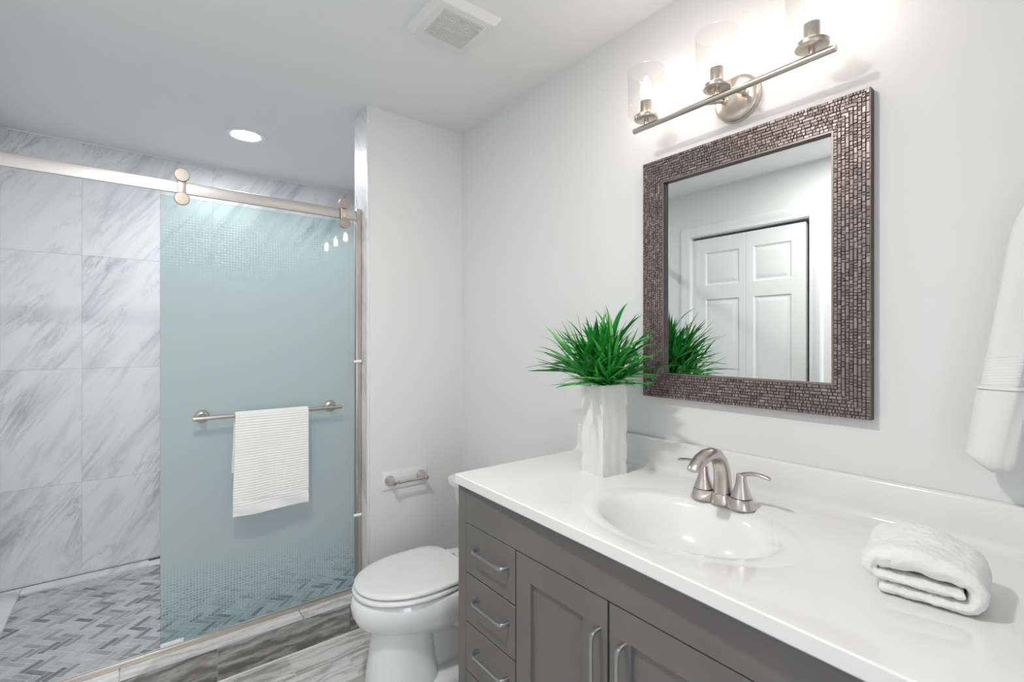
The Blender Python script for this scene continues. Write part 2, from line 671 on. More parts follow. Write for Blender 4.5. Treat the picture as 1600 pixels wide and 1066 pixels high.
# shower curb
cb = MB().box((XL, PY0 + 0.004, 0), (PX0 - 0.005, PY1 - 0.03, CURB - 0.006)).build('trim_1', M['grout'])
struct(cb, 'raised shower curb clad in wood look tile', 'curb')
mb = MB()
xs = [XL, -0.271, 0.249, 0.769, PX0 - 0.006]
for a, c in zip(xs, xs[1:]):
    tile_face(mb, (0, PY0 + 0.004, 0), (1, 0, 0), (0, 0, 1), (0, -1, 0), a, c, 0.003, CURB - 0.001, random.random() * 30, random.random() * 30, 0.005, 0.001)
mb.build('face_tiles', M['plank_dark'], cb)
mb = MB()
xs = [XL, -0.05, 0.569, PX0 - 0.006]
for a, c in zip(xs, xs[1:]):
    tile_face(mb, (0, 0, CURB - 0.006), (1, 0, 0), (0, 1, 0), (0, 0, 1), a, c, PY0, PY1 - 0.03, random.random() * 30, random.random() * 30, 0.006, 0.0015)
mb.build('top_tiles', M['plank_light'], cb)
MB().box((XL, PY0 - 0.006, -0.001), (PX0 - 0.006, PY0 - 0.0005, 0.0035), bev=0.001).build('foot_grout', M['white_grout'], cb)

# shower pan: herringbone mosaic
sp = MB().box((XL, PY1 - 0.03, -0.006), (XR, YB, SF - 0.0008)).build('floor', M['white_grout'])
struct(sp, 'herringbone stone mosaic floor of the shower', 'floor')
mb = MB()
TW = 0.0280
g = 0.0032
ca, sa = math.cos(math.radians(-45)), math.sin(math.radians(-45))
bx0, bx1, by0, by1 = XL + 0.085, XR - 0.004, PY1 - 0.028, YB - 0.10


def clip(poly, inside, inter):
    out = []
    for i in range(len(poly)):
        a, c = poly[i], poly[(i + 1) % len(poly)]
        if inside(a):
            out.append(a)
            if not inside(c):
                out.append(inter(a, c))
        elif inside(c):
            out.append(inter(a, c))
    return out


def clip_rect(poly):
    for ax, val, sg in ((0, bx0, 1), (0, bx1, -1), (1, by0, 1), (1, by1, -1)):
        def ins(p):
            return (p[ax] - val) * sg >= 0

        def inter(a, c):
            t = (val - a[ax]) / (c[ax] - a[ax])
            return tuple(a[k] + (c[k] - a[k]) * t for k in range(4))
        poly = clip(poly, ins, inter)
        if len(poly) < 3:
            return None
    return poly


L3 = 3
for i in range(-90, 90):
    for j in range(-24, 24):
        # herringbone lattice: horizontal tile at (i+6j... ) and its vertical mate
        for kind in (0, 1):
            if kind == 0:
                a0, b0 = i + j * 2 * L3, i
                w_, h_ = L3, 1
            else:
                a0, b0 = i + j * 2 * L3 - 1 + 0, i
                a0 = i + L3 + j * 2 * L3
                b0 = i - 2 + 0
                w_, h_ = 1, L3
            cx_, cy_ = (a0 + w_ / 2) * TW, (b0 + h_ / 2) * TW
            X_ = cx_ * ca - cy_ * sa + 0.4
            Y_ = cx_ * sa + cy_ * ca + 2.9
            if not (bx0 - .06 < X_ < bx1 + .06 and by0 - .06 < Y_ < by1 + .06):
                continue
            r_ = [(a0 * TW + g / 2, b0 * TW + g / 2), ((a0 + w_) * TW - g / 2, b0 * TW + g / 2), ((a0 + w_) * TW - g / 2, (b0 + h_) * TW - g / 2), (a0 * TW + g / 2, (b0 + h_) * TW - g / 2)]
            ou, ov = random.random() * 20, random.random() * 20
            poly = []
            for (p, q) in r_:
                uu, vv = (p, q) if kind == 0 else (q, p)
                poly.append((p * ca - q * sa + 0.4, p * sa + q * ca + 2.9, uu + ou, vv + ov))
            poly = clip_rect(poly)
            if not poly:
                continue
            tone = random.choice((0.15, 0.35, 0.45, 0.55, 0.65, 0.75, 0.9)) + random.uniform(-.05, .05)
            vs = [mb.b.verts.new((p[0], p[1], SF)) for p in poly]
            mb.face(vs, tone, [(p[2], p[3]) for p in poly])
mb.build('mosaic_tiles', M['mosaic'], sp, recalc=False)
# marble border strip round the pan (drain cover and edge)
mb = MB()
zt = SF - 0.004
for a, c in ((XL + 0.085, 0.055), ):
    tile_face(mb, (0, 0, zt), (1, 0, 0), (0, 1, 0), (0, 0, 1), a, c, YB - 0.10, YB - 0.013, 3.3, 8.1, 0.012, 0.001)
tile_face(mb, (0, 0, zt), (0, 1, 0), (-1, 0, 0), (0, 0, 1), PY1 - 0.028, YB - 0.012, -XL - 0.085, -XL - 0.006, 11.0, 2.0, 0.012, 0.001)
mb.build('border_tiles', M['marble'], sp)
MB().box((XL, YB - 0.010, ZC - 0.006), (XR, YB - 0.001, ZC)).build('ceiling_caulk', M['white_grout'], bpy.data.objects['wall_back'])
MB().box((XL + 0.006, YB - 0.0135, SF - 0.004), (XR, YB - 0.005, SF + 0.0088)).build('border_gap', M['grout_dark'], sp)

# ------------------------------------------------------------------ closet door on the left wall (seen in the mirror)
dr = MB()
dep = 0.045
dr.box((XL - 0.6, DY0 - 0.2, 0), (XL - 0.58, DY1 + 0.2, DZ + 0.1))
dr.box((XL - 0.6, DY0 - 0.2, 0), (XL - 0.12, DY0 - 0.18, DZ + 0.1))
dr.box((XL - 0.6, DY1 + 0.18, 0), (XL - 0.12, DY1 + 0.2, DZ + 0.1))
dr.box((XL - 0.6, DY0 - 0.2, DZ + 0.08), (XL - 0.12, DY1 + 0.2, DZ + 0.1))
d1 = struct(dr.build('door_1', M['dark_gap']), 'white folding closet door with raised panels, seen in the mirror', 'door')


def leaf(y0, y1, pa, pb):
    mb = MB()
    xf = XL - 0.030
    zp = [(1.739, 1.979), (0.93, 1.638), (0.22, 0.80)]
    z0, z1 = 0.015, DZ - 0.022
    # face built as stiles and rails with recessed, raised-centre panels
    mb.box((xf - 0.035, y0, z0), (xf - 0.012, y1, z1))
    mb.box((xf - 0.012, y0, z0), (xf, pa, z1))
    mb.box((xf - 0.012, pb, z0), (xf, y1, z1))
    zz = [z1]
    for a, c in zp:
        zz += [c, a]
    zz.append(z0)
    for k in range(0, len(zz), 2):
        mb.box((xf - 0.012, pa, zz[k + 1]), (xf, pb, zz[k]))
    for a, c in zp:
        # moulded slope into the recess, raised field in the centre
        ins = 0.030
        rings = []
        for off, dx in ((0.0, 0.0), (0.010, -0.008), (0.018, -0.009), (0.042, -0.002), (0.046, -0.0015)):
            rings.append([mb.b.verts.new((xf + dx, p, q)) for p, q in ((pa + off, a + off), (pb - off, a + off), (pb - off, c - off), (pa + off, c - off))])
        for r1_, r2_ in zip(rings, rings[1:]):
            for i in range(4):
                mb.face([r1_[i], r1_[(i + 1) % 4], r2_[(i + 1) % 4], r2_[i]])
        mb.face(rings[-1])
    return mb.build('door_leaf', M['white_trim'], d1, sharp=20)


ymid = 1.612
leaf(DY0 + 0.034, ymid - 0.0006, 1.321, 1.563)
leaf(ymid + 0.0006, DY1 - 0.003, 1.66, 1.912)
# casing
mb = MB()
cw = 0.075
prof = [(0.0, 0.008), (0.008, 0.010), (0.03, 0.011), (0.045, 0.017), (0.062, 0.018), (0.070, 0.014), (cw, 0.006)]


def casing_path(pts_in, pts_out):
    n_ = len(prof)
    rings = []
    for pin, pout in zip(pts_in, pts_out):
        ring = [mb.b.verts.new((XL, pin[0], pin[1]))]
        for s, h in prof:
            t_ = s / cw
            ring.append(mb.b.verts.new((XL + h, pin[0] + (pout[0] - pin[0]) * t_, pin[1] + (pout[1] - pin[1]) * t_)))
        ring.append(mb.b.verts.new((XL, pout[0], pout[1])))
        rings.append(ring)
    for a, c in zip(rings, rings[1:]):
        for i in range(len(a) - 1):
            mb.face([a[i], a[i + 1], c[i + 1], c[i]])


casing_path([(DY0, 0.0), (DY0, DZ), (DY1, DZ), (DY1, 0.0)], [(DY0 - cw, 0.0), (DY0 - cw, DZ + cw), (DY1 + cw, DZ + cw), (DY1 + cw, 0.0)])
mb.build('door_casing', M['white_trim'], d1, sharp=25)
mb = MB()
mb.box((XL - 0.12, DY0 - 0.001, 0), (XL, DY0 + 0.004, DZ))
mb.box((XL - 0.12, DY1 - 0.002, 0), (XL, DY1 + 0.001, DZ))
mb.box((XL - 0.12, DY0, DZ - 0.006), (XL, DY1, DZ + 0.001))
mb.build('door_jamb', M['white_trim'], d1)

# ------------------------------------------------------------------ ceiling fixtures
v = empty('exhaust_fan_cover', (0.861, 1.432, ZC), 'white square slatted exhaust fan cover on the ceiling', 'vent')
hw = 0.120
mb = MB()
r0 = [(-hw, -hw, 0), (hw, -hw, 0), (hw, hw, 0), (-hw, hw, 0)]
lev = [(hw, 0.0), (hw, -0.006), (hw - 0.016, -0.026), (hw - 0.018, -0.028)]
rings = [[mb.b.verts.new((sx * h_, sy * h_, z_)) for sx, sy in ((-1, -1), (1, -1), (1, 1), (-1, 1))] for h_, z_ in lev]
gi = 0.078
rings.append([mb.b.verts.new((sx * gi, sy * gi, -0.030)) for sx, sy in ((-1, -1), (1, -1), (1, 1), (-1, 1))])
rings.append([mb.b.verts.new((sx * gi, sy * gi, -0.020)) for sx, sy in ((-1, -1), (1, -1), (1, 1), (-1, 1))])
for a, c in zip(rings, rings[1:]):
    for i in range(4):
        mb.face([a[i], a[(i + 1) % 4], c[(i + 1) % 4], c[i]])
mb.build('housing', M['vent'], v)
MB().box((-gi, -gi, -0.0275), (gi, gi, -0.018)).build('slot_backing', M['vent_dark'], v)
mb = MB()
ns = 20
for k in range(ns):
    yy = -gi + (k + 0.5) * 2 * gi / ns
    mb.box((-gi, yy - 0.0022, -0.0305), (gi, yy + 0.0022, -0.0272))
for xx in (-0.026, 0.026):
    mb.box((xx - 0.001, -gi, -0.0285), (xx + 0.001, gi, -0.0272))
mb.build('grille', M['vent'], v)

rl = empty('recessed_downlight', (0.461, 2.915, ZC), 'round lit recessed downlight in the shower ceiling', 'light')
mb = MB()
mb.lathe([(0.098, 0.0), (0.098, -0.003), (0.094, -0.006), (0.080, -0.006), (0.071, -0.004), (0.066, 0.0)], n=48)
mb.build('trim_ring', M['plastic'], rl)
MB().lathe([(0.0, -0.0035), (0.064, -0.0035), (0.067, -0.001)], n=48).build('lens', M['lens'], rl)
a = area('shower_downlight', (0.461, 2.915, ZC - 0.012), (0, 0, 0), 0.12, 0.12, SHOWER, (0.92, 0.97, 1.0), 'DISK')
a.parent = rl
a.location = (0, 0, -0.012)
rl2 = empty('recessed_downlight', (0.02, 0.88, ZC), 'round fill lamp added out of frame, shaped like a recessed downlight', 'light')  # unseen lamp added to brighten the room, built like the shower fitting
MB().lathe([(0.098, 0.0), (0.098, -0.003), (0.094, -0.006), (0.080, -0.006), (0.071, -0.004), (0.066, 0.0)], n=48).build('trim_ring', M['plastic'], rl2)
MB().lathe([(0.0, -0.0035), (0.064, -0.0035), (0.067, -0.001)], n=48).build('lens', M['lens'], rl2)
a = area('room_fill', (0, 0, 0), (0, 0, 0), 0.12, 0.12, ROOM_FILL, (1.0, 0.97, 0.93), 'DISK')
a.parent = rl2
a.location = (0, 0, -0.012)

# ------------------------------------------------------------------ shower rail, jamb, track
GY = 2.29
en = empty('shower_rail_and_track', (PX0, GY, CURB), 'brushed nickel shower rail with wall jamb and bottom track', 'shower frame')


def P(x, y_, z, o_):
    return (x - o_.location.x, y_ - o_.location.y, z - o_.location.z)


def lbox(mb, a, c, o_, **k):
    return mb.box(P(*a, o_), P(*c, o_), **k)


lbox(MB(), (XL + 0.005, 2.268, 1.912), (0.826, 2.281, 1.958), en, bev=0.003).build('header_rail', M['rail'], en)
mb = MB()
lbox(mb, (0.826, 2.262, CURB), (0.850, 2.305, 1.968), en, bev=0.002)
mb.build('wall_jamb', M['nickel_warm'], en)
mb = MB()
lbox(mb, (XL + 0.005, 2.272, CURB), (0.826, 2.310, CURB + 0.007), en, bev=0.0015)
lbox(mb, (XL + 0.005, 2.272, CURB + 0.005), (0.826, 2.277, CURB + 0.022), en, bev=0.001)
mb.build('bottom_track', M['nickel_warm'], en)
mb = MB()
lbox(mb, (0.07, 2.272, CURB + 0.024), (0.145, 2.282, CURB + 0.040), en, bev=0.003)
mb.build('door_guide', M['silicone'], en)
for z_ in (1.239, 0.507):
    mb = MB()
    mb.tube([P(0.812, 2.262, z_ - 0.003, en), P(0.846, 2.250, z_, en)], 0.0075, n=12)
    mb.build('bumper', M['plastic'], en)

# ------------------------------------------------------------------ frosted sliding door
sd = empty('sliding_shower_door', (0.455, GY, CURB + 0.02), 'frosted green glass sliding shower door with a towel bar', 'shower door')
mb = MB()
mb.box((0.07, GY - 0.004, CURB + 0.020), (0.824, GY + 0.004, 1.90), bev=0.001, seg=1)
gp = mb.build('glass_panel', M['frost'])
for v_ in gp.data.vertices:
    pass
gp.parent = sd
gp.matrix_parent_inverse = Matrix.Translation(-sd.location)
for hx in (0.137, 0.765):
    mb = MB()
    lbox(mb, (hx - 0.014, 2.256, 1.895), (hx + 0.014, 2.263, 1.975), sd, bev=0.002)
    hg = mb.build('roller_hanger', M['nickel_warm'], sd)
    for zc in (1.979, 1.888):
        mb = MB()
        pr_ = [(0.0, -0.0014), (0.0235, -0.0004), (0.0255, 0.0012), (0.0258, 0.003), (0.0258, 0.007), (0.024, 0.008), (0.0, 0.008)]
        mb.lathe(pr_, center=P(hx, 2.248, zc, sd), axis='Y', n=40)
        mb.build('roller_disc', M['disc'], hg, sharp=18)
    mb = MB()
    mb.tube([P(hx, 2.262, 1.888, sd), P(hx, GY - 0.004, 1.888, sd)], 0.007, n=12)
    mb.tube([P(hx, 2.262, 1.979, sd), P(hx, GY - 0.004, 1.979, sd)], 0.012, n=16)
    mb.build('roller_pin', M['nickel'], hg)
tb = MB()
BZ, BY = 1.033, 2.222
tb.tube([P(0.171, BY, BZ, sd), P(0.742, BY, BZ, sd)], 0.0085, n=20)
bar = tb.build('towel_bar', M['nickel'], sd)
for fx in (0.205, 0.708):
    mb = MB()
    mb.lathe([(0.026, 0.0), (0.026, -0.004), (0.021, -0.010), (0.013, -0.014), (0.011, -0.018), (0.011, BY - GY + 0.004)], center=P(fx, GY - 0.004, BZ, sd), axis='Y', n=28)
    mb.build('bar_post', M['nickel'], bar)

# towel over the bar
tw = MB()
X0, X1 = 0.312, 0.592


def hang_section(front, back, r, n1, n2):
    """(y offset, z) list: from front hem up over the bar and down the back"""
    pts = []
    for k in range(n1):
        pts.append((-r, -front + front * k / n1))
    na = 14
    for k in range(na + 1):
        a_ = PI - PI * k / na
        pts.append((r * math.cos(a_), r * math.sin(a_)))
    for k in range(1, n2 + 1):
        pts.append((r, -back * k / n2))
    return pts


rr = 0.0125
sec = hang_section(0.397, 0.235, rr, 150, 80)
nx = 48
cum = [0]
for a_, c_ in zip(sec, sec[1:]):
    cum.append(cum[-1] + math.hypot(a_[0] - c_[0], a_[1] - c_[1]))
TH = 0.0065


def towel_pt(i, s, side):
    t_ = i / nx
    yy, zz = sec[s]
    x = X0 + (X1 - X0) * t_
    fade = min(1.0, max(0.0, -zz / 0.3))
    front = yy < 0
    L = cum[s]
    rib = 0.0013 * math.sin(2 * PI * L / 0.0105)
    if front and zz < -0.36:
        rib *= 0.1
    # soft folds
    wob = 0.004 * fade * math.sin(t_ * 7.0 + zz * 9) + 0.003 * fade * math.sin(t_ * 13 + 2)
    if front and zz < -0.34:
        wob += 0.0035 * math.sin(t_ * 9 + zz * 60)
    flare = (-0.010 * fade if i < nx / 2 else -0.003 * fade) * abs(t_ - 0.5) * 2
    x += flare if front else -0.012 * fade
    # outward direction
    if abs(yy) >= rr - 1e-6 and zz < 0:
        ny_, nz_ = (-1, 0) if front else (1, 0)
    else:
        l_ = math.hypot(yy, zz) or 1
        ny_, nz_ = yy / l_, zz / l_
    d_ = side * TH / 2 + (rib if side > 0 else 0)
    sag = 0.006 * (t_ * (1 - t_)) * 4 * fade * 0.5
    out_ = 0.010 * fade
    return Vector((x, BY + yy + ny_ * (d_ + TH / 2 - 0.0) + (wob - out_ if front else -wob * 0.3 + 0.004 * fade), BZ + zz + nz_ * d_ + (-0.006 * (1 - t_) * fade if front else 0)))


outr = [[tw.b.verts.new(towel_pt(i, s, 1)) for s in range(len(sec))] for i in range(nx + 1)]
innr = [[tw.b.verts.new(towel_pt(i, s, -1)) for s in range(len(sec))] for i in range(nx + 1)]
for i in range(nx):
    for s in range(len(sec) - 1):
        tw.face([outr[i][s], outr[i + 1][s], outr[i + 1][s + 1], outr[i][s + 1]], smooth=True)
        tw.face([innr[i][s], innr[i][s + 1], innr[i + 1][s + 1], innr[i + 1][s]], smooth=True)
    for s in (0, len(sec) - 1):
        tw.face([outr[i][s], innr[i][s], innr[i + 1][s], outr[i + 1][s]], smooth=True)
for i in (0, nx):
    for s in range(len(sec) - 1):
        tw.face([outr[i][s], outr[i][s + 1], innr[i][s + 1], innr[i][s]], smooth=True)
t = tw.build('hand_towel', M['ribbed'], sharp=60)
tag(t, 'white ribbed towel draped over the bar on the shower door', 'towel')

# ------------------------------------------------------------------ toilet
TY = 1.735
to = empty('toilet', (1.0, TY, 0), 'white elongated toilet with closed lid beside the vanity', 'toilet')


def egg(xf, xb, hw_, n=64, back=0.5, sq=2.0):
    """outline facing -x; rounded front at xf, squarer back at xb; widest point towards the back"""
    xm = xf + (xb - xf) * 0.56
    pts = []
    for k in range(n):
        a_ = 2 * PI * k / n
        c_, s_ = math.cos(a_), math.sin(a_)
        if c_ < 0:      # front half (towards -x)
            x = xm + (xm - xf) * c_
            yv = hw_ * math.copysign(abs(s_) ** 0.95, s_)
        else:
            e = 2.0 / sq
            x = xm + (xb - xm) * (abs(c_) ** e)
            yv = hw_ * math.copysign(abs(s_) ** e, s_)
        pts.append((x, yv))
    return pts


def loft(mb, rings, cap0=True, cap1=True):
    vr = [[mb.b.verts.new(p) for p in r_] for r_ in rings]
    n = len(vr[0])
    for a_, c_ in zip(vr, vr[1:]):
        for k in range(n):
            mb.face([a_[k], a_[(k + 1) % n], c_[(k + 1) % n], c_[k]], smooth=True)
    if cap0:
        mb.face(list(reversed(vr[0])))
    if cap1:
        mb.face(vr[-1])


ox = -1.0


def ring(xf, xb, hw_, z_, sq=2.0):
    return [(x + ox, yv, z_) for x, yv in egg(xf, xb, hw_, sq=sq)]


mb = MB()
# flared bowl and rim
loft(mb, [ring(0.745, 1.20, 0.085, 0.200, 2.4), ring(0.725, 1.24, 0.118, 0.232, 2.4), ring(0.680, 1.25, 0.150, 0.258, 2.5),
          ring(0.640, 1.25, 0.176, 0.290, 2.5), ring(0.622, 1.25, 0.189, 0.325, 2.5), ring(0.618, 1.25, 0.193, 0.355, 2.5), ring(0.624, 1.25, 0.190, 0.380, 2.5),
          ring(0.634, 1.247, 0.186, 0.3865, 2.5), ring(0.650, 1.24, 0.172, 0.3885, 2.5), ring(0.68, 1.23, 0.15, 0.389, 2.5)])
mb.build('bowl', M['porcelain'], to, sharp=50)
mb = MB()
# front column of the pedestal, low foot and trapway behind it
loft(mb, [ring(0.664, 0.955, 0.122, 0.0, 2.6), ring(0.668, 0.950, 0.118, 0.03, 2.6), ring(0.680, 0.935, 0.108, 0.12, 2.6), ring(0.690, 0.925, 0.102, 0.20, 2.6),
          ring(0.694, 0.925, 0.104, 0.235, 2.6), ring(0.680, 0.96, 0.125, 0.27, 2.5)])
loft(mb, [ring(0.70, 1.32, 0.135, 0.0, 3.4), ring(0.70, 1.32, 0.135, 0.018, 3.4), ring(0.72, 1.31, 0.120, 0.036, 3.2), ring(0.74, 1.30, 0.085, 0.046, 3.0)])
loft(mb, [ring(0.80, 1.29, 0.060, 0.03, 3.0), ring(0.80, 1.29, 0.058, 0.16, 3.0), ring(0.78, 1.28, 0.075, 0.24, 2.8)])
for sg in (-1, 1):
    mb.tube([(-0.09, sg * 0.07, 0.265), (0.00, sg * 0.085, 0.245), (0.08, sg * 0.082, 0.205), (0.13, sg * 0.075, 0.15), (0.14, sg * 0.07, 0.09), (0.12, sg * 0.065, 0.045)], [0.02, 0.040, 0.046, 0.044, 0.04, 0.035], n=18)
mb.build('pedestal', M['porcelain'], to, sharp=50)
mb = MB()
loft(mb, [ring(0.645, 1.045, 0.170, 0.393, 2.8), ring(0.635, 1.048, 0.180, 0.3955, 2.8), ring(0.627, 1.053, 0.187, 0.398, 2.8), ring(0.627, 1.053, 0.187, 0.4055, 2.8), ring(0.632, 1.050, 0.183, 0.4095, 2.8)])
mb.build('seat', M['plastic'], to, sharp=50)
mb = MB()
loft(mb, [ring(0.655, 1.046, 0.163, 0.4150, 4.4), ring(0.640, 1.052, 0.176, 0.4165, 4.4), ring(0.633, 1.058, 0.183, 0.4192, 4.4), ring(0.633, 1.058, 0.183, 0.4268, 4.4), ring(0.637, 1.056, 0.180, 0.4302, 4.4),
          ring(0.66, 1.045, 0.162, 0.4315, 3.2), ring(0.76, 1.0, 0.075, 0.4322, 2.6)])
mb.build('lid', M['plastic'], to, sharp=50)
for s_ in (-1, 1):
    mb = MB()
    mb.tube([(0.073, s_ * 0.075 - 0.022, 0.412), (0.073, s_ * 0.075 + 0.022, 0.412)], 0.011, n=16)
    mb.box((0.060, s_ * 0.075 - 0.022, 0.390), (0.088, s_ * 0.075 + 0.022, 0.412), bev=0.003)
    mb.build('hinge', M['plastic'], to)


def rrect(x0, x1, y0, y1, r_, bow=0.0, n=6):
    pts = []
    for cx_, cy_, a0 in ((x1 - r_, y1 - r_, 0), (x0 + r_, y1 - r_, 90), (x0 + r_, y0 + r_, 180), (x1 - r_, y0 + r_, 270)):
        for k in range(n + 1):
            a_ = math.radians(a0 + 90 * k / n)
            x, yv = cx_ + r_ * math.cos(a_), cy_ + r_ * math.sin(a_)
            pts.append((x, yv))
    # bow the front (x0) edge outwards by extra points
    out = []
    for p in pts:
        out.append(p)
    if bow:
        idx = 2 * (n + 1) - 1
        a_, c_ = pts[idx], pts[idx + 1]
        extra = []
        for k in range(1, 10):
            t_ = k / 10
            extra.append((a_[0] + (c_[0] - a_[0]) * t_ - bow * math.sin(PI * t_), a_[1] + (c_[1] - a_[1]) * t_))
        out = pts[:idx + 1] + extra + pts[idx + 1:]
    return out


mb = MB()
rs = []
for z_, w_, xf_ in ((0.385, 0.175, 1.215), (0.40, 0.185, 1.205), (0.50, 0.197, 1.190), (0.60, 0.214, 1.172), (0.664, 0.222, 1.162)):
    rs.append([(x + ox, yv, z_) for x, yv in rrect(xf_, 1.355, -w_, w_, 0.03, 0.02)])
loft(mb, rs)
mb.build('tank', M['porcelain'], to, sharp=50)
mb = MB()
rs = []
for z_, e in ((0.665, 0.0), (0.668, 0.004), (0.694, 0.006), (0.703, 0.002), (0.706, -0.010)):
    rs.append([(x + ox, yv, z_) for x, yv in rrect(1.150 - e, 1.362, -0.232 - e, 0.232 + e, 0.028, 0.022)])
loft(mb, rs)
mb.build('tank_lid', M['porcelain'], to, sharp=50)
mb = MB()
mb.tube([(1.150 + ox, -0.15, 0.62), (1.135 + ox, -0.15, 0.62)], 0.010, n=14)
mb.tube([(1.135 + ox, -0.15, 0.62), (1.132 + ox, -0.075, 0.612)], [0.006, 0.005], n=12)
mb.build('flush_lever', M['nickel'], to)

# ------------------------------------------------------------------ paper holder
ph = empty('toilet_paper_holder', (1.04, PY0, 0.663), 'small empty nickel toilet paper holder on a white plate', 'paper holder')
mb = MB()
mb.box((-0.117, -0.008, -0.043), (0.117, 0.0, 0.043), bev=0.002)
mb.build('backing_plate', M['white_trim'], ph)
for s_ in (-1, 1):
    mb = MB()
    mb.lathe([(0.0245, -0.008), (0.0245, -0.013), (0.021, -0.019), (0.0145, -0.030), (0.0105, -0.045), (0.0095, -0.056), (0.011, -0.058), (0.0115, -0.066), (0.0105, -0.074), (0.007, -0.079), (0.0, -0.080)],
             center=(s_ * 0.084, 0, 0), axis='Y', n=28)
    mb.build('post', M['nickel'], ph)
mb = MB()
mb.tube([(-0.075, -0.066, 0), (-0.064, -0.066, 0), (-0.062, -0.066, 0), (-0.052, -0.066, 0), (-0.050, -0.066, 0), (0.062, -0.066, 0), (0.064, -0.066, 0), (0.075, -0.066, 0)],
        [0.004, 0.004, 0.0085, 0.0085, 0.0065, 0.0065, 0.004, 0.004], n=20)
mb.build('roller', M['nickel'], ph)

# ------------------------------------------------------------------ vanity cabinet
CF = 0.803      # cabinet front plane
CY0, CY1 = 0.07, 1.304
vc = empty('vanity_cabinet', (1.08, 0.69, 0), 'dark grey vanity cabinet with drawers and shaker doors', 'cabinet')
mb = MB()
# carcass: ends, face frame stiles, back, bottom, toe kick
for a_, c_ in (((CF + 0.018, CY0, 0.0), (XR - 0.002, CY0 + 0.018, 0.882)), ((CF + 0.018, CY1 - 0.018, 0.0), (XR - 0.002, CY1, 0.882)),
               ((CF + 0.03, CY0, 0.10), (XR - 0.002, CY1, 0.118)), ((XR - 0.014, CY0, 0.1), (XR - 0.002, CY1, 0.882)),
               ((CF + 0.06, CY0, 0.0), (CF + 0.075, CY1, 0.10))):
    lbox(mb, a_, c_, vc, bev=0.0008, seg=1)
for ya, yb in ((CY0, CY0 + 0.042), (CY1 - 0.042, CY1)):
    lbox(mb, (CF, ya, 0.0), (CF + 0.02, yb, 0.882), vc, bev=0.0012, seg=1)
mb.build('carcass', M['cabinet'], vc)
lbox(MB(), (CF + 0.020, CY0 + 0.02, 0.12), (CF + 0.024, CY1 - 0.02, 0.880), vc).build('inner_face', M['dark_gap'], vc)
g_ = 0.0022
lbox(MB(), (CF, CY0 + 0.042 + g_, 0.776), (CF + 0.020, CY1 - 0.042 - g_, 0.881), vc, bev=0.0012, seg=1).build('false_front', M['cabinet'], vc)


def pull(mb, p0, p1, out=0.028):
    """squared arch pull between two points on the front plane (local coords)"""
    p0, p1 = Vector(p0), Vector(p1)
    d_ = (p1 - p0).normalized()
    o_ = Vector((-1, 0, 0))
    side = d_.cross(o_)
    L = (p1 - p0).length
    path = [(0, 0), (0, out * 0.55), (0.004, out * 0.88), (0.013, out), (0.022, out * 1.0)]
    pts = [p0 + d_ * a_ + o_ * c_ for a_, c_ in path]
    pts += [p1 - d_ * a_ + o_ * c_ for a_, c_ in reversed(path)]
    hw2 = [0.0062, 0.006, 0.0058, 0.0052, 0.0046]
    th = [0.0075, 0.0060, 0.0050, 0.0042, 0.0035]
    hw2 = hw2 + hw2[::-1]
    th = th + th[::-1]
    rings = []
    for i, p in enumerate(pts):
        a_ = pts[max(0, i - 1)]
        c_ = pts[min(len(pts) - 1, i + 1)]
        t_ = (c_ - a_).normalized()
        nn = side.cross(t_).normalized()
        rg = []
        for k in range(12):
            an = 2 * PI * k / 12
            cs, sn = math.cos(an), math.sin(an)
            rg.append(mb.b.verts.new(p + side * hw2[i] * math.copysign(abs(cs) ** 0.55, cs) + nn * th[i] * 0.6 * math.copysign(abs(sn) ** 0.55, sn)))
        rings.append(rg)
    for a_, c_ in zip(rings, rings[1:]):
        for k in range(12):
            mb.face([a_[k], a_[(k + 1) % 12], c_[(k + 1) % 12], c_[k]], smooth=True)
    mb.face(rings[0])
    mb.face(rings[-1])


dz = [(0.7745, 0.6235), (0.6215, 0.472), (0.470, 0.3205), (0.3185, 0.125)]
for (ya, yb) in ((1.0135, 1.262), (0.112, 0.3605)):
    for zt_, zb_ in dz:
        d_ = lbox(MB(), (CF, ya + g_, zb_ + 0.0008), (CF + 0.020, yb - g_, zt_ - 0.0008), vc, bev=0.0012, seg=1).build('drawer', M['cabinet'], vc)
        mb = MB()
        zh = (zt_ - 0.058) if zb_ > 0.2 else 0.235
        pull(mb, P(CF, (ya + yb) / 2 + 0.0735 - 0.021, zh, vc), P(CF, (ya + yb) / 2 - 0.0735 - 0.021, zh, vc))
        mb.build('drawer_handle', M['pull'], d_)
for (ya, yb, hy, pa, pb) in ((0.6905, 1.0115, 0.7145, 0.765, 0.950), (0.3625, 0.6885, 0.6440, 0.431, 0.630)):
    mb = MB()
    x0_, x1_ = CF, CF + 0.020
    ya += g_
    yb -= g_
    zt_, zb_ = 0.7737, 0.126
    za, zb2 = 0.709, 0.19
    for a_, c_ in (((x0_, ya, zb_), (x1_, pa, zt_)), ((x0_, pb, zb_), (x1_, yb, zt_)), ((x0_, pa, za), (x1_, pb, zt_)), ((x0_, pa, zb_), (x1_, pb, zb2))):
        lbox(mb, a_, c_, vc)
    lbox(mb, (x0_ + 0.009, pa - 0.002, zb2 - 0.002), (x1_ - 0.002, pb + 0.002, za + 0.002), vc)
    d_ = mb.build('cabinet_door', M['cabinet'], vc)
    mb = MB()
    pull(mb, P(CF, hy, 0.705, vc), P(CF, hy, 0.553, vc))
    mb.build('door_handle', M['pull'], d_)

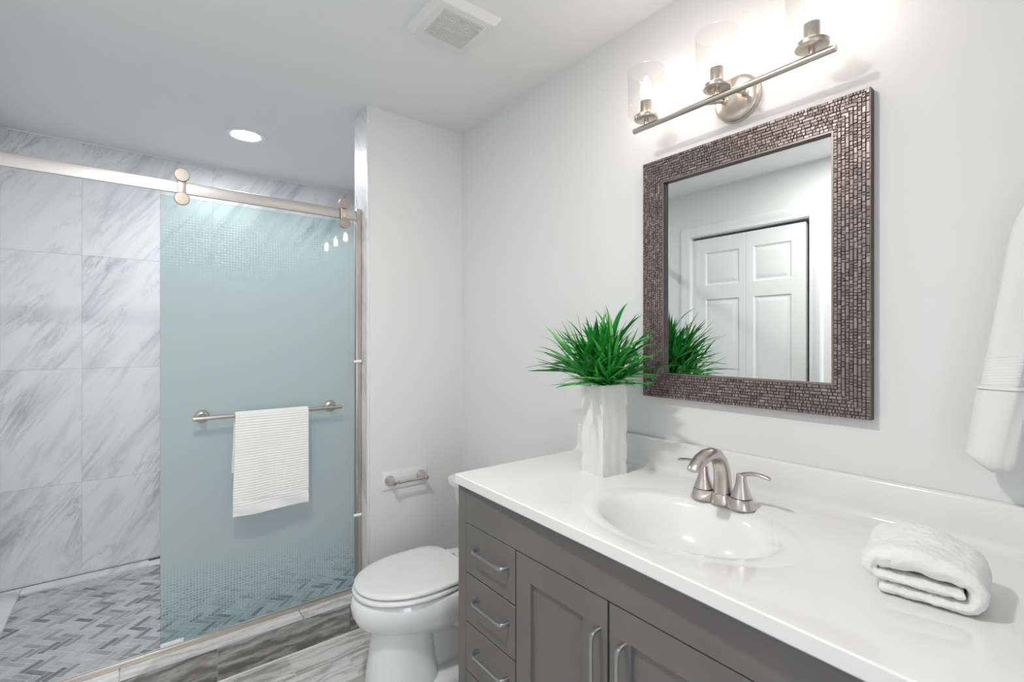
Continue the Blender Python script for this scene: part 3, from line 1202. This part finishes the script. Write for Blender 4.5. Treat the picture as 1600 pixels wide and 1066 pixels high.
# ------------------------------------------------------------------ countertop with integral oval basin and backsplash
CT = 0.917
KX1 = XR - 0.002
vt = empty('countertop', (1.08, 0.69, CT), 'glossy white vanity top with integral oval basin and backsplash', 'countertop')
SX, SY = 1.022, 0.652      # basin centre
RXo, RYo = 0.202, 0.276    # moulded outer ring
RXi, RYi = 0.158, 0.214    # basin opening
NN = 96
Y0c, Y1c = 0.06, 1.309


def front_x(yv):
    return 0.797 - 0.030 * (1.312 - yv)


mb = MB()


def rim_pt(rx, ry, k, z_, dx=0.0):
    a_ = 2 * PI * k / NN
    return Vector((SX + rx * math.cos(a_) + dx, SY + ry * math.sin(a_), z_))


def rect_hit(k):
    a_ = 2 * PI * k / NN
    dx_, dy_ = RXo * math.cos(a_), RYo * math.sin(a_)
    ts = []
    if dx_ > 1e-9:
        ts.append((KX1 - SX) / dx_)
    if dy_ > 1e-9:
        ts.append((Y1c - SY) / dy_)
    if dy_ < -1e-9:
        ts.append((Y0c - SY) / dy_)
    # slanted front: x = 0.797-0.03*(1.312-y)
    den = dx_ - 0.030 * dy_
    if abs(den) > 1e-9:
        tt = (0.797 - 0.030 * (1.312 - SY) - SX) / den
        if tt > 0:
            ts.append(tt)
    t_ = min(ts)
    return Vector((SX + dx_ * t_, SY + dy_ * t_, CT))


prof_b = []   # (scale between outer and inner / inner scale, z)
rings = []
outer = [mb.b.verts.new(rect_hit(k)) for k in range(NN)]
rings.append(outer)
for rx, ry, z_, dx in ((RXo + 0.003, RYo + 0.003, CT, 0), (RXo, RYo, CT - 0.0012, 0), (RXo - 0.006, RYo - 0.006, CT - 0.0022, 0), (RXo - 0.02, RYo - 0.02, CT - 0.0026, 0),
                       (RXi + 0.012, RYi + 0.012, CT - 0.004, 0), (RXi, RYi, CT - 0.009, 0), (RXi - 0.012, RYi - 0.014, CT - 0.024, 0), (RXi - 0.022, RYi - 0.03, CT - 0.050, 0),
                       (RXi - 0.035, RYi - 0.055, CT - 0.080, 0.004), (RXi - 0.058, RYi - 0.09, CT - 0.105, 0.010), (RXi - 0.090, RYi - 0.14, CT - 0.121, 0.014), (0.030, 0.030, CT - 0.128, 0.02), (0.021, 0.021, CT - 0.130, 0.02)):
    rings.append([mb.b.verts.new(rim_pt(rx, ry, k, z_, dx)) for k in range(NN)])
for a_, c_ in zip(rings, rings[1:]):
    for k in range(NN):
        mb.face([a_[k], a_[(k + 1) % NN], c_[(k + 1) % NN], c_[k]], smooth=True)
mb.face(rings[-1])
# corners of the slab top that the radial fan cuts off
corn = [(front_x(Y0c), Y0c), (KX1, Y0c), (KX1, Y1c), (front_x(Y1c), Y1c)]
for cx_, cy_ in corn:
    best = None
    for k in range(NN):
        a_, c_ = outer[k].co, outer[(k + 1) % NN].co
        # edge whose ends lie on different sides next to this corner
        ca_ = abs(a_.x - cx_) < 0.05 or abs(a_.y - cy_) < 1e-5
        on_a = (abs(a_.y - cy_) < 1e-5, abs(a_.x - (KX1 if cx_ == KX1 else front_x(a_.y))) < 1e-4)
        on_c = (abs(c_.y - cy_) < 1e-5, abs(c_.x - (KX1 if cx_ == KX1 else front_x(c_.y))) < 1e-4)
        if (on_a[0] and on_c[1] and not on_c[0]) or (on_a[1] and on_c[0] and not on_a[0]):
            best = k
    if best is not None:
        v_ = mb.b.verts.new((cx_, cy_, CT))
        mb.face([outer[best], v_, outer[(best + 1) % NN]])
# slab sides
eb = 0.004
pl = [(front_x(Y0c), Y0c), (front_x(Y1c), Y1c)]
for v_ in mb.b.verts:
    v_.co -= vt.location


def quad(mb, pts, o_, **k):
    mb.face([mb.b.verts.new(P(*p, o_)) for p in pts], **k)


th_ = 0.031
fa, fb = front_x(Y0c), front_x(Y1c)
segs = [(0.0, 0.0), (-0.0012, -0.0008), (-0.003, -0.003), (-0.003, -th_ + 0.003), (-0.001, -th_)]
for (da, za_), (dc, zc_) in zip(segs, segs[1:]):
    quad(mb, [(fa + da, Y0c, CT + za_), (fb + da, Y1c, CT + za_), (fb + dc, Y1c, CT + zc_), (fa + dc, Y0c, CT + zc_)], vt, smooth=False)
for yv in (Y0c, Y1c):
    f_ = front_x(yv)
    quad(mb, [(f_, yv, CT), (KX1, yv, CT), (KX1, yv, CT - th_), (f_ - 0.003, yv, CT - th_)], vt)
quad(mb, [(fa - 0.001, Y0c, CT - th_), (fb - 0.001, Y1c, CT - th_), (CF + 0.03, Y1c, CT - th_), (CF + 0.03, Y0c, CT - th_)], vt)
quad(mb, [(CF + 0.03, Y1c, CT - th_), (KX1, Y1c, CT - th_), (KX1, CY1 - 0.02, CT - th_), (CF + 0.03, CY1 - 0.02, CT - th_)], vt)
slab = mb.build('basin_slab', M['counter'], vt, sharp=40)
# backsplash with coved foot and rounded top, slightly raised and rounded at its left end
mb = MB()
bt = 1.015 - CT
xf_ = 1.350
prof = [(xf_ - 0.030, 0.0), (xf_ - 0.020, 0.0012), (xf_ - 0.010, 0.005), (xf_ - 0.004, 0.012), (xf_ - 0.001, 0.022), (xf_, 0.035), (xf_, bt - 0.006), (xf_ + 0.0015, bt - 0.002), (xf_ + 0.005, bt), (KX1, bt), (KX1, 0.0)]
ys = [Y0c, Y1c + 0.004, Y1c + 0.008, Y1c + 0.010]
rings = []
for j, yv in enumerate(ys):
    sc_ = (1, 1, 0.99, 0.97)[j]
    rings.append([mb.b.verts.new(P(KX1 + (x - KX1) * (1 if j < 2 else (0.93 if j == 2 else 0.8)), yv, CT + z_ * sc_, vt)) for x, z_ in prof])
for a_, c_ in zip(rings, rings[1:]):
    for k in range(len(prof)):
        mb.face([a_[k], a_[(k + 1) % len(prof)], c_[(k + 1) % len(prof)], c_[k]], smooth=True)
mb.face(rings[0])
mb.face(rings[-1])
mb.build('backsplash', M['counter'], vt, sharp=50)
mb = MB()
mb.lathe([(0.0, 0.003), (0.016, 0.002), (0.0205, 0.0), (0.0205, -0.002)], center=(SX + 0.02 - 1.08, SY - 0.69, -0.1285), n=28)
mb.build('drain', M['nickel'], vt)

# ------------------------------------------------------------------ faucet
FX, FY = 1.203, 0.650
fc = empty('faucet', (FX, FY, CT), 'brushed nickel two handle arched faucet behind the basin', 'faucet')
mb = MB()
# escutcheon: three merged rounds
ol = []
nseg = 60


def esc(r1, r2, z0, z1, flare):
    lo, hi = [], []
    for k in range(nseg * 2):
        a_ = 2 * PI * k / (nseg * 2)
        dx_, dy_ = math.cos(a_), math.sin(a_)
        best = 0
        for cy_, rr_ in ((-0.051, r1), (0.0, r2), (0.051, r1)):
            # ray from the origin against circle at (0, cy)
            bq = dy_ * cy_
            disc = bq * bq - (cy_ * cy_ - rr_ * rr_)
            if disc >= 0:
                t_ = bq + math.sqrt(disc)
                best = max(best, t_)
        lo.append((dx_ * best, dy_ * best))
        hi.append((dx_ * best * flare, dy_ * best * flare))
    return lo


base_ = esc(0.0330, 0.0300, 0, 0, 1)
mid_ = esc(0.0258, 0.0262, 0, 0, 1)
loft(mb, [[(x, yv, 0.0) for x, yv in base_], [(x, yv, 0.002) for x, yv in base_], [(x * 0.62 + mx * 0.38, yv * 0.62 + my * 0.38, 0.010) for (x, yv), (mx, my) in zip(base_, mid_)], [(x, yv, 0.0235) for x, yv in mid_], [(x * 0.97, yv * 0.98, 0.0250) for x, yv in mid_]])
mb.build('escutcheon', M['nickel'], fc, sharp=40)
mb = MB()
# spout: thick column rising and arching over the basin
pth, rd, sqz = [], [], []
ctrl = [(0.004, 0.022, .0240, 1.0), (0.004, 0.040, .0228, 1.0), (0.003, 0.062, .0215, 1.0), (-0.001, 0.086, .0205, .98), (-0.012, 0.110, .0200, .93), (-0.030, 0.127, .0198, .88), (-0.053, 0.134, .0196, .83),
        (-0.077, 0.133, .0196, .78), (-0.099, 0.127, .0194, .72), (-0.118, 0.118, .0186, .64), (-0.132, 0.109, .0172, .55), (-0.138, 0.105, .0150, .45)]
for x, z_, r_, q in ctrl:
    pth.append((x, 0, z_))
    rd.append(r_)
    sqz.append(q)
mb.tube(pth, rd, n=28, squash=sqz, up=(1, 0, 0))
mb.build('spout', M['nickel'], fc, sharp=50)
for s_ in (-1, 1):
    mb = MB()
    mb.lathe([(0.0250, 0.0268), (0.0244, 0.029), (0.0212, 0.038), (0.0172, 0.049), (0.0142, 0.060), (0.0120, 0.072), (0.0118, 0.082), (0.0105, 0.085), (0.0, 0.086)], center=(0, s_ * 0.051, 0), n=32)
    h_ = mb.build('handle', M['nickel'], fc, sharp=50)
    mb = MB()
    pts_ = [(0, s_ * 0.045, 0.076), (-0.001, s_ * 0.060, 0.086), (-0.002, s_ * 0.078, 0.0915), (-0.003, s_ * 0.097, 0.0925), (-0.004, s_ * 0.115, 0.0900), (-0.005, s_ * 0.124, 0.0875)]
    mb.tube(pts_, [0.010, 0.009, 0.0082, 0.0078, 0.0074, 0.0055], n=16, squash=[0.8, 0.65, 0.60, 0.58, 0.62, 0.6], up=(0, 0, 1))
    mb.build('lever', M['nickel'], h_, sharp=60)
    mb = MB()
    mb.lathe([(0.0256, 0.0246), (0.0236, 0.0250), (0.0236, 0.0268), (0.0250, 0.0269)], center=(0, s_ * 0.051, 0), n=32)
    mb.build('seal_ring', M['dark_gap'], h_)
mb = MB()
mb.tube([(0.027, 0, 0.015), (0.027, 0, 0.046)], 0.0028, n=10)
mb.lathe([(0.0, 0.056), (0.006, 0.054), (0.0085, 0.050), (0.006, 0.046), (0.0028, 0.044)], center=(0.027, 0, 0), n=18)
mb.lathe([(0.007, 0.016), (0.006, 0.021), (0.0028, 0.023)], center=(0.027, 0, 0), n=18)
mb.build('lift_rod', M['nickel'], fc)

# ------------------------------------------------------------------ vase and grass
VX, VY, VH = 1.180, 1.031, 0.283
mb = MB()
ns_, nh = 26, 28
half = 0.049
waves = [(random.uniform(60, 190), random.uniform(0, 6), random.uniform(-16, 16)) for _ in range(6)]


def vase_r(side, t_, z_):
    """carved wavy vertical folds on each face"""
    sft = 0.35 * sum(math.sin(w_[0] * (t_ * half + 0.006 * math.sin(z_ * 30 + w_[1])) + w_[1] * (side + 1) + w_[2] * z_) for w_ in waves[:4])
    return 0.0011 * sft


def vase_pt(k, j, inner=False):
    side, q = divmod(k, ns_)
    t_ = -1 + 2 * q / ns_
    z_ = VH * j / nh
    edge = 0.0012 * math.sin(z_ * 75 + side * 2.1) + 0.001 * math.sin(z_ * 140 + side)
    hw_ = half + 0.001
    d_ = hw_ + (vase_r(side, t_, z_) if abs(t_) < 0.97 else 0) + edge * abs(t_) ** 2
    if inner:
        d_ = half - 0.007
    tt = t_ * (hw_ + edge if not inner else d_)
    x, yv = {0: (tt, -d_), 1: (d_, tt), 2: (-tt, d_), 3: (-d_, -tt)}[side]
    return Vector((x, yv, z_))


vr = [[mb.b.verts.new(vase_pt(k, j)) for j in range(nh + 1)] for k in range(4 * ns_)]
K = 4 * ns_
for k in range(K):
    for j in range(nh):
        mb.face([vr[k][j], vr[(k + 1) % K][j], vr[(k + 1) % K][j + 1], vr[k][j + 1]], smooth=True)
inn = [mb.b.verts.new(vase_pt(k, nh, True)) for k in range(K)]
inl = [mb.b.verts.new(vase_pt(k, nh, True) - Vector((0, 0, 0.05))) for k in range(K)]
for k in range(K):
    mb.face([vr[k][nh], vr[(k + 1) % K][nh], inn[(k + 1) % K], inn[k]])
    mb.face([inn[k], inn[(k + 1) % K], inl[(k + 1) % K], inl[k]])
mb.face(inl)
mb.face([vr[k][0] for k in range(K)])
vs_ = mb.build('vase', M['ceramic'], loc=(VX, VY, CT), sharp=50)
vs_.rotation_euler.z = math.radians(-6)
tag(vs_, 'tall square white ceramic vase with wavy vertical grooves', 'vase')

rnd = random.Random(11)
mb = MB()


def blade(base, az, el0, length, width, bend, tone):
    """curved tapering folded leaf"""
    n_ = 9
    p = Vector(base)
    el = el0
    hd = Vector((math.cos(az), math.sin(az), 0))
    side = Vector((-math.sin(az), math.cos(az), 0))
    tw_ = rnd.uniform(-0.9, 0.9)
    pts = []
    for k in range(n_ + 1):
        t_ = k / n_
        pts.append((p.copy(), el, t_))
        el -= bend * (0.4 + 1.3 * t_) / n_
        p = p + (hd * math.cos(el) + Vector((0, 0, 1)) * math.sin(el)) * length / n_
    rows = []
    for p, e_, t_ in pts:
        w_ = width * (min(1, 0.35 + t_ * 2.2)) * (1 - max(0, (t_ - 0.45) / 0.55) ** 1.4) * 0.5 + 0.0002
        nrm = Vector((-math.sin(e_) * hd.x, -math.sin(e_) * hd.y, math.cos(e_)))
        a_ = tw_ * t_
        s2 = side * math.cos(a_) + nrm * math.sin(a_)
        n2 = nrm * math.cos(a_) - side * math.sin(a_)
        q = [p - s2 * w_ + n2 * w_ * 0.35, p.copy(), p + s2 * w_ + n2 * w_ * 0.35]
        for v_ in q:
            lim = XR - VX - 0.004
            if v_.x > lim:
                v_.x = lim - rnd.random() * 0.001
            # stay in front of the mirror frame
            if v_.x > 1.338 - VX and VY + v_.y < 1.01 and CT + v_.z > 1.14:
                v_.x = 1.338 - VX
        rows.append([mb.b.verts.new(v_) for v_ in q])
    for a_, c_ in zip(rows, rows[1:]):
        mb.face([a_[0], a_[1], c_[1], c_[0]], tone, smooth=True)
        mb.face([a_[1], a_[2], c_[2], c_[1]], tone, smooth=True)


# seven sprigs rooted in the vase, each fanning out leaves along its stem
for sp_ in range(26):
    ring_ = 0 if sp_ < 5 else (1 if sp_ < 14 else 2)
    az0 = rnd.uniform(0, 2 * PI)
    if ring_ == 2:
        az0 = 2 * PI * (sp_ - 14) / 12 + rnd.uniform(-.2, .2)
    tilt = (0.12, 0.55, 0.98)[ring_] + rnd.uniform(-.1, .15)
    st_len = rnd.uniform(0.085, 0.13)
    bx_, by_ = rnd.uniform(-.026, .026), rnd.uniform(-.026, .026)
    bz_ = VH - 0.02
    hd = Vector((math.cos(az0) * math.sin(tilt), math.sin(az0) * math.sin(tilt), math.cos(tilt)))
    mb.tube([(bx_, by_, bz_), Vector((bx_, by_, bz_)) + hd * st_len], [0.0016, 0.001], n=6)
    nl = 17
    for k in range(nl):
        t_ = k / (nl - 1)
        bp = Vector((bx_, by_, bz_)) + hd * st_len * (0.15 + 0.85 * t_)
        az = az0 + rnd.gauss(0, 1.0 if ring_ else 2.5)
        el = (PI / 2 - tilt) + rnd.gauss(0.0, 0.38)
        el = max(0.12, min(1.5, el))
        ln = rnd.uniform(0.10, 0.20)
        ux = math.cos(az)
        if ux > 0.3:
            ln *= 0.86
        if ring_ == 2:
            ln *= 0.92
        blade(bp, az, el, ln, rnd.uniform(0.0095, 0.018), rnd.uniform(-0.1, 1.15 if el > 0.8 else 0.55), min(1, max(0, rnd.gauss(0.5, 0.25))))
gr = mb.build('grass_plant', M['leaf'], loc=(VX, VY, CT), recalc=False, sharp=0)
tag(gr, 'bushy bright green artificial grass standing in the white vase', 'plant')

# ------------------------------------------------------------------ wall mirror
MY0, MY1, MZ0, MZ1 = 0.366, 1.003, 1.153, 1.930
FWd = 0.080
mr = empty('wall_mirror', (XR, (MY0 + MY1) / 2, (MZ0 + MZ1) / 2), 'rectangular wall mirror with a woven brown bronze frame', 'mirror')
mb = MB()
cy_, cz_ = (MY0 + MY1) / 2, (MZ0 + MZ1) / 2
HW, HH = (MY1 - MY0) / 2, (MZ1 - MZ0) / 2
# frame body (dark base)
fb_ = MB()
xb_, xf2 = 0.0, -0.0245
for (a_, c_) in (((xf2, -HW, -HH), (xb_ - 0.001, HW, -HH + FWd)), ((xf2, -HW, HH - FWd), (xb_ - 0.001, HW, HH)),
                 ((xf2, -HW, -HH + FWd), (xb_ - 0.001, -HW + FWd, HH - FWd)), ((xf2, HW - FWd, -HH + FWd), (xb_ - 0.001, HW, HH - FWd))):
    fb_.box(a_, c_)
fr_ = fb_.build('frame', M['frame_dark'], mr)
rnd = random.Random(5)
mb = MB()
nr = 9
rw = (FWd - 0.005) / nr


def woven(length, place):
    """rows of little raised blocks along a mitred side; place(s, w, x) -> local point"""
    for r_ in range(nr):
        w0 = 0.001 + r_ * rw
        w1 = w0 + rw - 0.0011
        s_ = w0 + rnd.uniform(-0.01, 0.0)
        while s_ < length - w0:
            L = rnd.choice((0.006, 0.007, 0.008, 0.010, 0.012, 0.016, 0.009, 0.007))
            if rnd.random() < 0.04:
                L = 0.028
            a_ = max(s_, w0)
            c_ = min(s_ + L - 0.0009, length - w0 - 0.0004)
            if c_ - a_ > 0.002:
                hgt = 0.0012 + rnd.random() * 0.0030 if L < 0.02 else 0.0034
                tl = rnd.uniform(-0.0004, 0.0004)
                tone = min(1, max(0, rnd.gauss(0.5, 0.14)))
                b0 = [place(a_, w0, xf2), place(c_, w0, xf2), place(c_, w1, xf2), place(a_, w1, xf2)]
                i_ = 0.0007
                t0 = [place(a_ + i_, w0 + i_, xf2 - hgt - tl), place(c_ - i_, w0 + i_, xf2 - hgt - tl), place(c_ - i_, w1 - i_, xf2 - hgt + tl), place(a_ + i_, w1 - i_, xf2 - hgt + tl)]
                bv = [mb.b.verts.new(p) for p in b0]
                tv = [mb.b.verts.new(p) for p in t0]
                mb.face(tv, tone)
                for q in range(4):
                    mb.face([bv[q], bv[(q + 1) % 4], tv[(q + 1) % 4], tv[q]], tone * 0.8)
            s_ += L


woven(2 * HW, lambda s, w_, x: (x, -HW + s, HH - w_))
woven(2 * HW, lambda s, w_, x: (x, -HW + s, -HH + w_))
woven(2 * HH, lambda s, w_, x: (x, -HW + w_, -HH + s))
woven(2 * HH, lambda s, w_, x: (x, HW - w_, -HH + s))
mb.build('woven_blocks', M['frame'], fr_, sharp=0)
# thin plain lips: inner and outer
mb = MB()
for e0, e1, xx in ((0.0, 0.0014, xf2 - 0.0016), (FWd - 0.0045, FWd, xf2 - 0.0020)):
    for (a_, c_) in (((xx, -HW + e0, -HH + e0), (xf2 + 0.002, HW - e0, -HH + e1)), ((xx, -HW + e0, HH - e1), (xf2 + 0.002, HW - e0, HH - e0)),
                     ((xx, -HW + e0, -HH + e1), (xf2 + 0.002, -HW + e1, HH - e1)), ((xx, HW - e1, -HH + e1), (xf2 + 0.002, HW - e0, HH - e1))):
        mb.box(a_, c_, tone=0.45)
mb.build('frame_lip', M['frame'], fr_, sharp=0)
mb = MB()
gx = -0.013
iw, ih = HW - FWd, HH - FWd
ou = [mb.b.verts.new((gx + 0.003, s1 * (iw + 0.001), s2 * (ih + 0.001))) for s1, s2 in ((-1, -1), (1, -1), (1, 1), (-1, 1))]
bi = [mb.b.verts.new((gx, s1 * (iw - 0.0), s2 * (ih - 0.0))) for s1, s2 in ((-1, -1), (1, -1), (1, 1), (-1, 1))]
mb.face(bi)
for i in range(4):
    mb.face([ou[i], ou[(i + 1) % 4], bi[(i + 1) % 4], bi[i]])
mb.face(ou[::-1])
mb.build('mirror_glass', M['mirror'], mr, sharp=0)

# ------------------------------------------------------------------ vanity light
LX = 1.250
LZ = 2.004
vl = empty('vanity_light', (XR, 0.690, 2.035), 'three light brushed nickel vanity fixture with clear glass shades', 'light')
LO = -(XR - LX)
mb = MB()
mb.lathe([(0.066, 0.0), (0.066, -0.012), (0.063, -0.017), (0.055, -0.021), (0.030, -0.024), (0.0, -0.025)], axis='X', n=48)
mb.build('backplate', M['nickel_warm'], vl)
dzb = LZ - 2.035
for s_ in (-1, 1):
    mb = MB()
    mb.tube([(-0.022, s_ * 0.030, 0.010 * 0), (LO + 0.004, s_ * 0.045 + -0.005, dzb)], 0.0055, n=14)
    mb.lathe([(0.010, -0.020), (0.010, -0.028), (0.006, -0.032)], center=(0, s_ * 0.030, 0), axis='X', n=20)
    mb.build('arm', M['nickel_warm'], vl)
mb = MB()
mb.tube([(LO, -0.285, dzb), (LO, 0.277, dzb)], 0.0085, n=24)
mb.build('crossbar', M['nickel_warm'], vl)
for yy in (-0.235, 0.0, 0.231):
    cz = dzb + 0.0085
    mb = MB()
    mb.lathe([(0.0, cz - 0.002), (0.007, cz - 0.002), (0.007, cz + 0.012), (0.020, cz + 0.012), (0.035, cz + 0.014), (0.0365, cz + 0.017), (0.0365, cz + 0.024), (0.034, cz + 0.026), (0.0, cz + 0.026)], center=(LO, yy, 0), n=36)
    cup = mb.build('socket_cup', M['nickel_warm'], vl)
    mb = MB()
    mb.lathe([(0.0175, cz + 0.026), (0.0175, cz + 0.070), (0.0165, cz + 0.072), (0.010, cz + 0.072)], center=(LO, yy, 0), n=28)
    mb.build('candle_sleeve', M['nickel_warm'], cup)
    mb = MB()
    mb.lathe([(0.010, cz + 0.071), (0.0115, cz + 0.078), (0.016, cz + 0.090), (0.0175, cz + 0.102), (0.0155, cz + 0.118), (0.010, cz + 0.134), (0.004, cz + 0.146), (0.0, cz + 0.151)], center=(LO, yy, 0), n=24)
    mb.build('bulb', M['bulb'], cup)
    mb = MB()
    R_, zb0, zt0 = 0.056, cz + 0.008, cz + 0.165
    mb.lathe([(0.034, zb0 + 0.019), (0.045, zb0 + 0.017), (R_ - 0.004, zb0 + 0.019), (R_, zb0 + 0.026), (R_, zt0), (R_ - 0.0022, zt0), (R_ - 0.0022, zb0 + 0.028), (R_ - 0.006, zb0 + 0.0212), (0.036, zb0 + 0.021)], center=(LO, yy, 0), n=56)
    mb.build('glass_shade', M['shade'], vl, sharp=50)

# ------------------------------------------------------------------ robe hook with towel
tr_ = empty('robe_hook', (XR, 0.085, 1.68), 'dark bronze robe hook on the wall at the right edge', 'hook')
mb = MB()
mb.box((-0.008, -0.014, -0.075), (-0.001, 0.014, 0.075), bev=0.003)
mb.build('backplate', M['bronze'], tr_)
for pts_, rr_, kx in (([(-0.006, 0, 0.045), (-0.03, 0.004, 0.040), (-0.055, 0.010, 0.044), (-0.072, 0.016, 0.056)], 0.0085, (-0.076, 0.018, 0.062)),
                      ([(-0.006, 0, -0.050), (-0.03, 0.002, -0.070), (-0.055, 0.005, -0.078), (-0.078, 0.008, -0.066), (-0.086, 0.009, -0.052)], 0.0075, (-0.087, 0.009, -0.046))):
    mb = MB()
    mb.tube(pts_, 0.005, n=12)
    mb.lathe([(0.0, -rr_)] + [(rr_ * math.cos(a_), rr_ * math.sin(a_)) for a_ in [math.radians(q) for q in (-60, -30, 0, 30, 60)]] + [(0.0, rr_)], center=kx, n=20)
    mb.build('prong', M['bronze'], tr_)

mb = MB()
TZ0, TZ1 = 1.606, 1.090


def cen(v_):
    e = v_ ** 0.9
    return XR - 0.058 - 0.012 * v_, 0.096 + (0.163 - 0.100) * e


def rt(u_, v_):
    """gathered towel hanging from the hook: v 0 top .. 1 bottom, u round the section"""
    xc, yc = cen(v_)
    t_ = min(1.0, v_ / 0.16)
    dome = math.sqrt(max(0.0, 1 - (1 - t_) ** 2))
    z_ = TZ0 - v_ * (TZ0 - TZ1)
    hy = (0.030 + 0.005 * v_) * (0.12 + 0.88 * dome)
    hx = (0.026 + 0.006 * v_) * (0.25 + 0.75 * dome)
    if v_ > 0.685:
        k = min(1, (v_ - 0.685) / 0.01)
        hx += 0.004 * k
        hy += 0.004 * k
    a_ = 2 * PI * u_
    cs, sn = math.cos(a_), math.sin(a_)
    xx = hx * math.copysign(abs(cs) ** 0.7, cs)
    yy = hy * math.copysign(abs(sn) ** 0.7, sn)
    rip = (0.0016 * math.sin(a_ * 3 + v_ * 2) + 0.0010 * math.sin(a_ * 7 + v_ * 9)) * dome
    if v_ > 0.93:
        z_ += 0.028 * (v_ - 0.93) / 0.07 * max(0.0, yy / hy) ** 1.3
        rd = 1 - 0.35 * ((v_ - 0.93) / 0.07) ** 4
        xx *= rd
        yy *= 0.5 + 0.5 * rd
    return Vector((xc + xx + rip, yc + yy + rip, z_))


vs = mb.grid(rt, 72, 70, closed_u=True)
mb.face([vs[i][0] for i in range(72)])
mb.face([vs[i][70] for i in range(72)][::-1])
t = mb.build('hand_towel', M['terry'], sharp=60)
tag(t, 'white terry towel hanging folded from the wall hook at the right edge', 'towel')
mb = MB()


def band(u_, v_):
    p = rt(u_, 0.575 + 0.105 * v_)
    c_ = cen(0.6)
    d_ = Vector((p.x - c_[0], p.y - c_[1], 0)).normalized()
    z_ = p.z
    q = p + d_ * (0.0006 + 0.0006 * math.sin(v_ * 60 + u_ * 30))
    return q


mb.grid(band, 72, 30, closed_u=True)
mb.build('woven_band', M['band'], t, sharp=0)
mb = MB()


def hem(u_, v_):
    a_ = 2 * PI * v_
    p = rt(u_, 0.690 + 0.007 * math.sin(a_))
    c_ = cen(0.6)
    d_ = Vector((p.x - c_[0], p.y - c_[1], 0)).normalized()
    return p + d_ * (0.0015 + 0.0022 * math.cos(a_))


mb.grid(hem, 72, 10, closed_u=True)
mb.build('folded_hem', M['terry'], t, sharp=0)

# ------------------------------------------------------------------ folded towel on the counter

def towel_layers():
    # the towel is one long strip folded: build the strip's path and extrude with thickness
    th = 0.019
    mb = MB()
    # path in local (s across, z), s from -w (left) to w (right)
    w_ = 0.052
    path = []
    z1, z2, z3 = 0.0105, 0.0295, 0.0560
    # bottom layer from left to right
    for k in range(15):
        path.append((-w_ + 2 * w_ * k / 14, z1))
    # right outer turn up to the top layer
    rt_ = (z3 - z1) / 2
    for k in range(1, 10):
        a_ = -PI / 2 + PI * k / 10
        path.append((w_ + rt_ * 0.85 * math.cos(a_), (z1 + z3) / 2 + rt_ * math.sin(a_)))
    # top layer right to left (puffed)
    for k in range(15):
        t_ = k / 14
        path.append((w_ - 2 * w_ * t_, z3 + 0.010 * math.sin(PI * t_)))
    # left turn down to the middle layer
    rl_ = (z3 - z2) / 2
    for k in range(1, 8):
        a_ = PI / 2 + PI * k / 8
        path.append((-w_ + rl_ * 0.9 * math.cos(a_), (z2 + z3) / 2 + rl_ * math.sin(a_)))
    # middle layer back to the right
    for k in range(13):
        path.append((-w_ + (2 * w_ + 0.004) * k / 12, z2))
    n_ = len(path)
    nl = 26
    L0, L1 = -0.062, 0.075
    rd_ = random.Random(3)

    def off(i):
        a_ = Vector(path[max(0, i - 1)])
        c_ = Vector(path[min(n_ - 1, i + 1)])
        t_ = (c_ - a_).normalized()
        return Vector((-t_.y, t_.x))

    def thick_at(i):
        if i < 15:
            return 0.0200
        if i < 24:
            return 0.0200 + 0.013 * (i - 14) / 10
        if i < 39:
            return 0.034 + 0.007 * math.sin(PI * (i - 24) / 15)
        if i < 46:
            return 0.033 - 0.015 * (i - 38) / 8
        return 0.0185

    def pt(i, j, sgn):
        v_ = j / nl
        e = abs(2 * v_ - 1)
        k = math.sqrt(max(0.0, 1 - e ** 8))
        nrm = off(i)
        tl = thick_at(i)
        p = Vector(path[i]) + nrm * sgn * tl / 2 * (0.15 + 0.85 * k)
        yl = L0 + (L1 - L0) * v_
        wob = 0.0025 * math.sin(yl * 40 + path[i][0] * 20) + 0.0015 * math.sin(yl * 90 + i)
        z_ = p.y + (wob if p.y > 0.045 else 0)
        z_ += 0.014 * max(0, v_ - 0.35) * (1 if path[i][1] > 0.045 else 0.0)
        z_ = max(z_, 0.0006)
        return Vector((p.x + 0.002 * math.sin(yl * 60), yl, z_))
    A = [[mb.b.verts.new(pt(i, j, 1)) for j in range(nl + 1)] for i in range(n_)]
    B = [[mb.b.verts.new(pt(i, j, -1)) for j in range(nl + 1)] for i in range(n_)]
    for i in range(n_ - 1):
        for j in range(nl):
            mb.face([A[i][j], A[i][j + 1], A[i + 1][j + 1], A[i + 1][j]], smooth=True)
            mb.face([B[i][j], B[i + 1][j], B[i + 1][j + 1], B[i][j + 1]], smooth=True)
        for j in (0, nl):
            mb.face([A[i][j], A[i + 1][j], B[i + 1][j], B[i][j]], smooth=True)
    for i in (0, n_ - 1):
        for j in range(nl):
            mb.face([A[i][j], B[i][j], B[i][j + 1], A[i][j + 1]], smooth=True)
    return mb


ftw = towel_layers().build('folded_towel', M['terry'], loc=(1.045, 0.214, CT), sharp=80)
ftw.rotation_euler.z = math.radians(-82)
tag(ftw, 'thick folded white terry towel lying on the counter', 'towel')
sub = ftw.modifiers.new('sub', 'SUBSURF')
sub.levels = 2
sub.render_levels = 2
tex = bpy.data.textures.new('terry_fuzz', 'CLOUDS')
tex.noise_scale = 0.012
dm = ftw.modifiers.new('fuzz', 'DISPLACE')
dm.texture = tex
dm.strength = 0.0050
dm.mid_level = 0.6
bpy.context.view_layer.update()
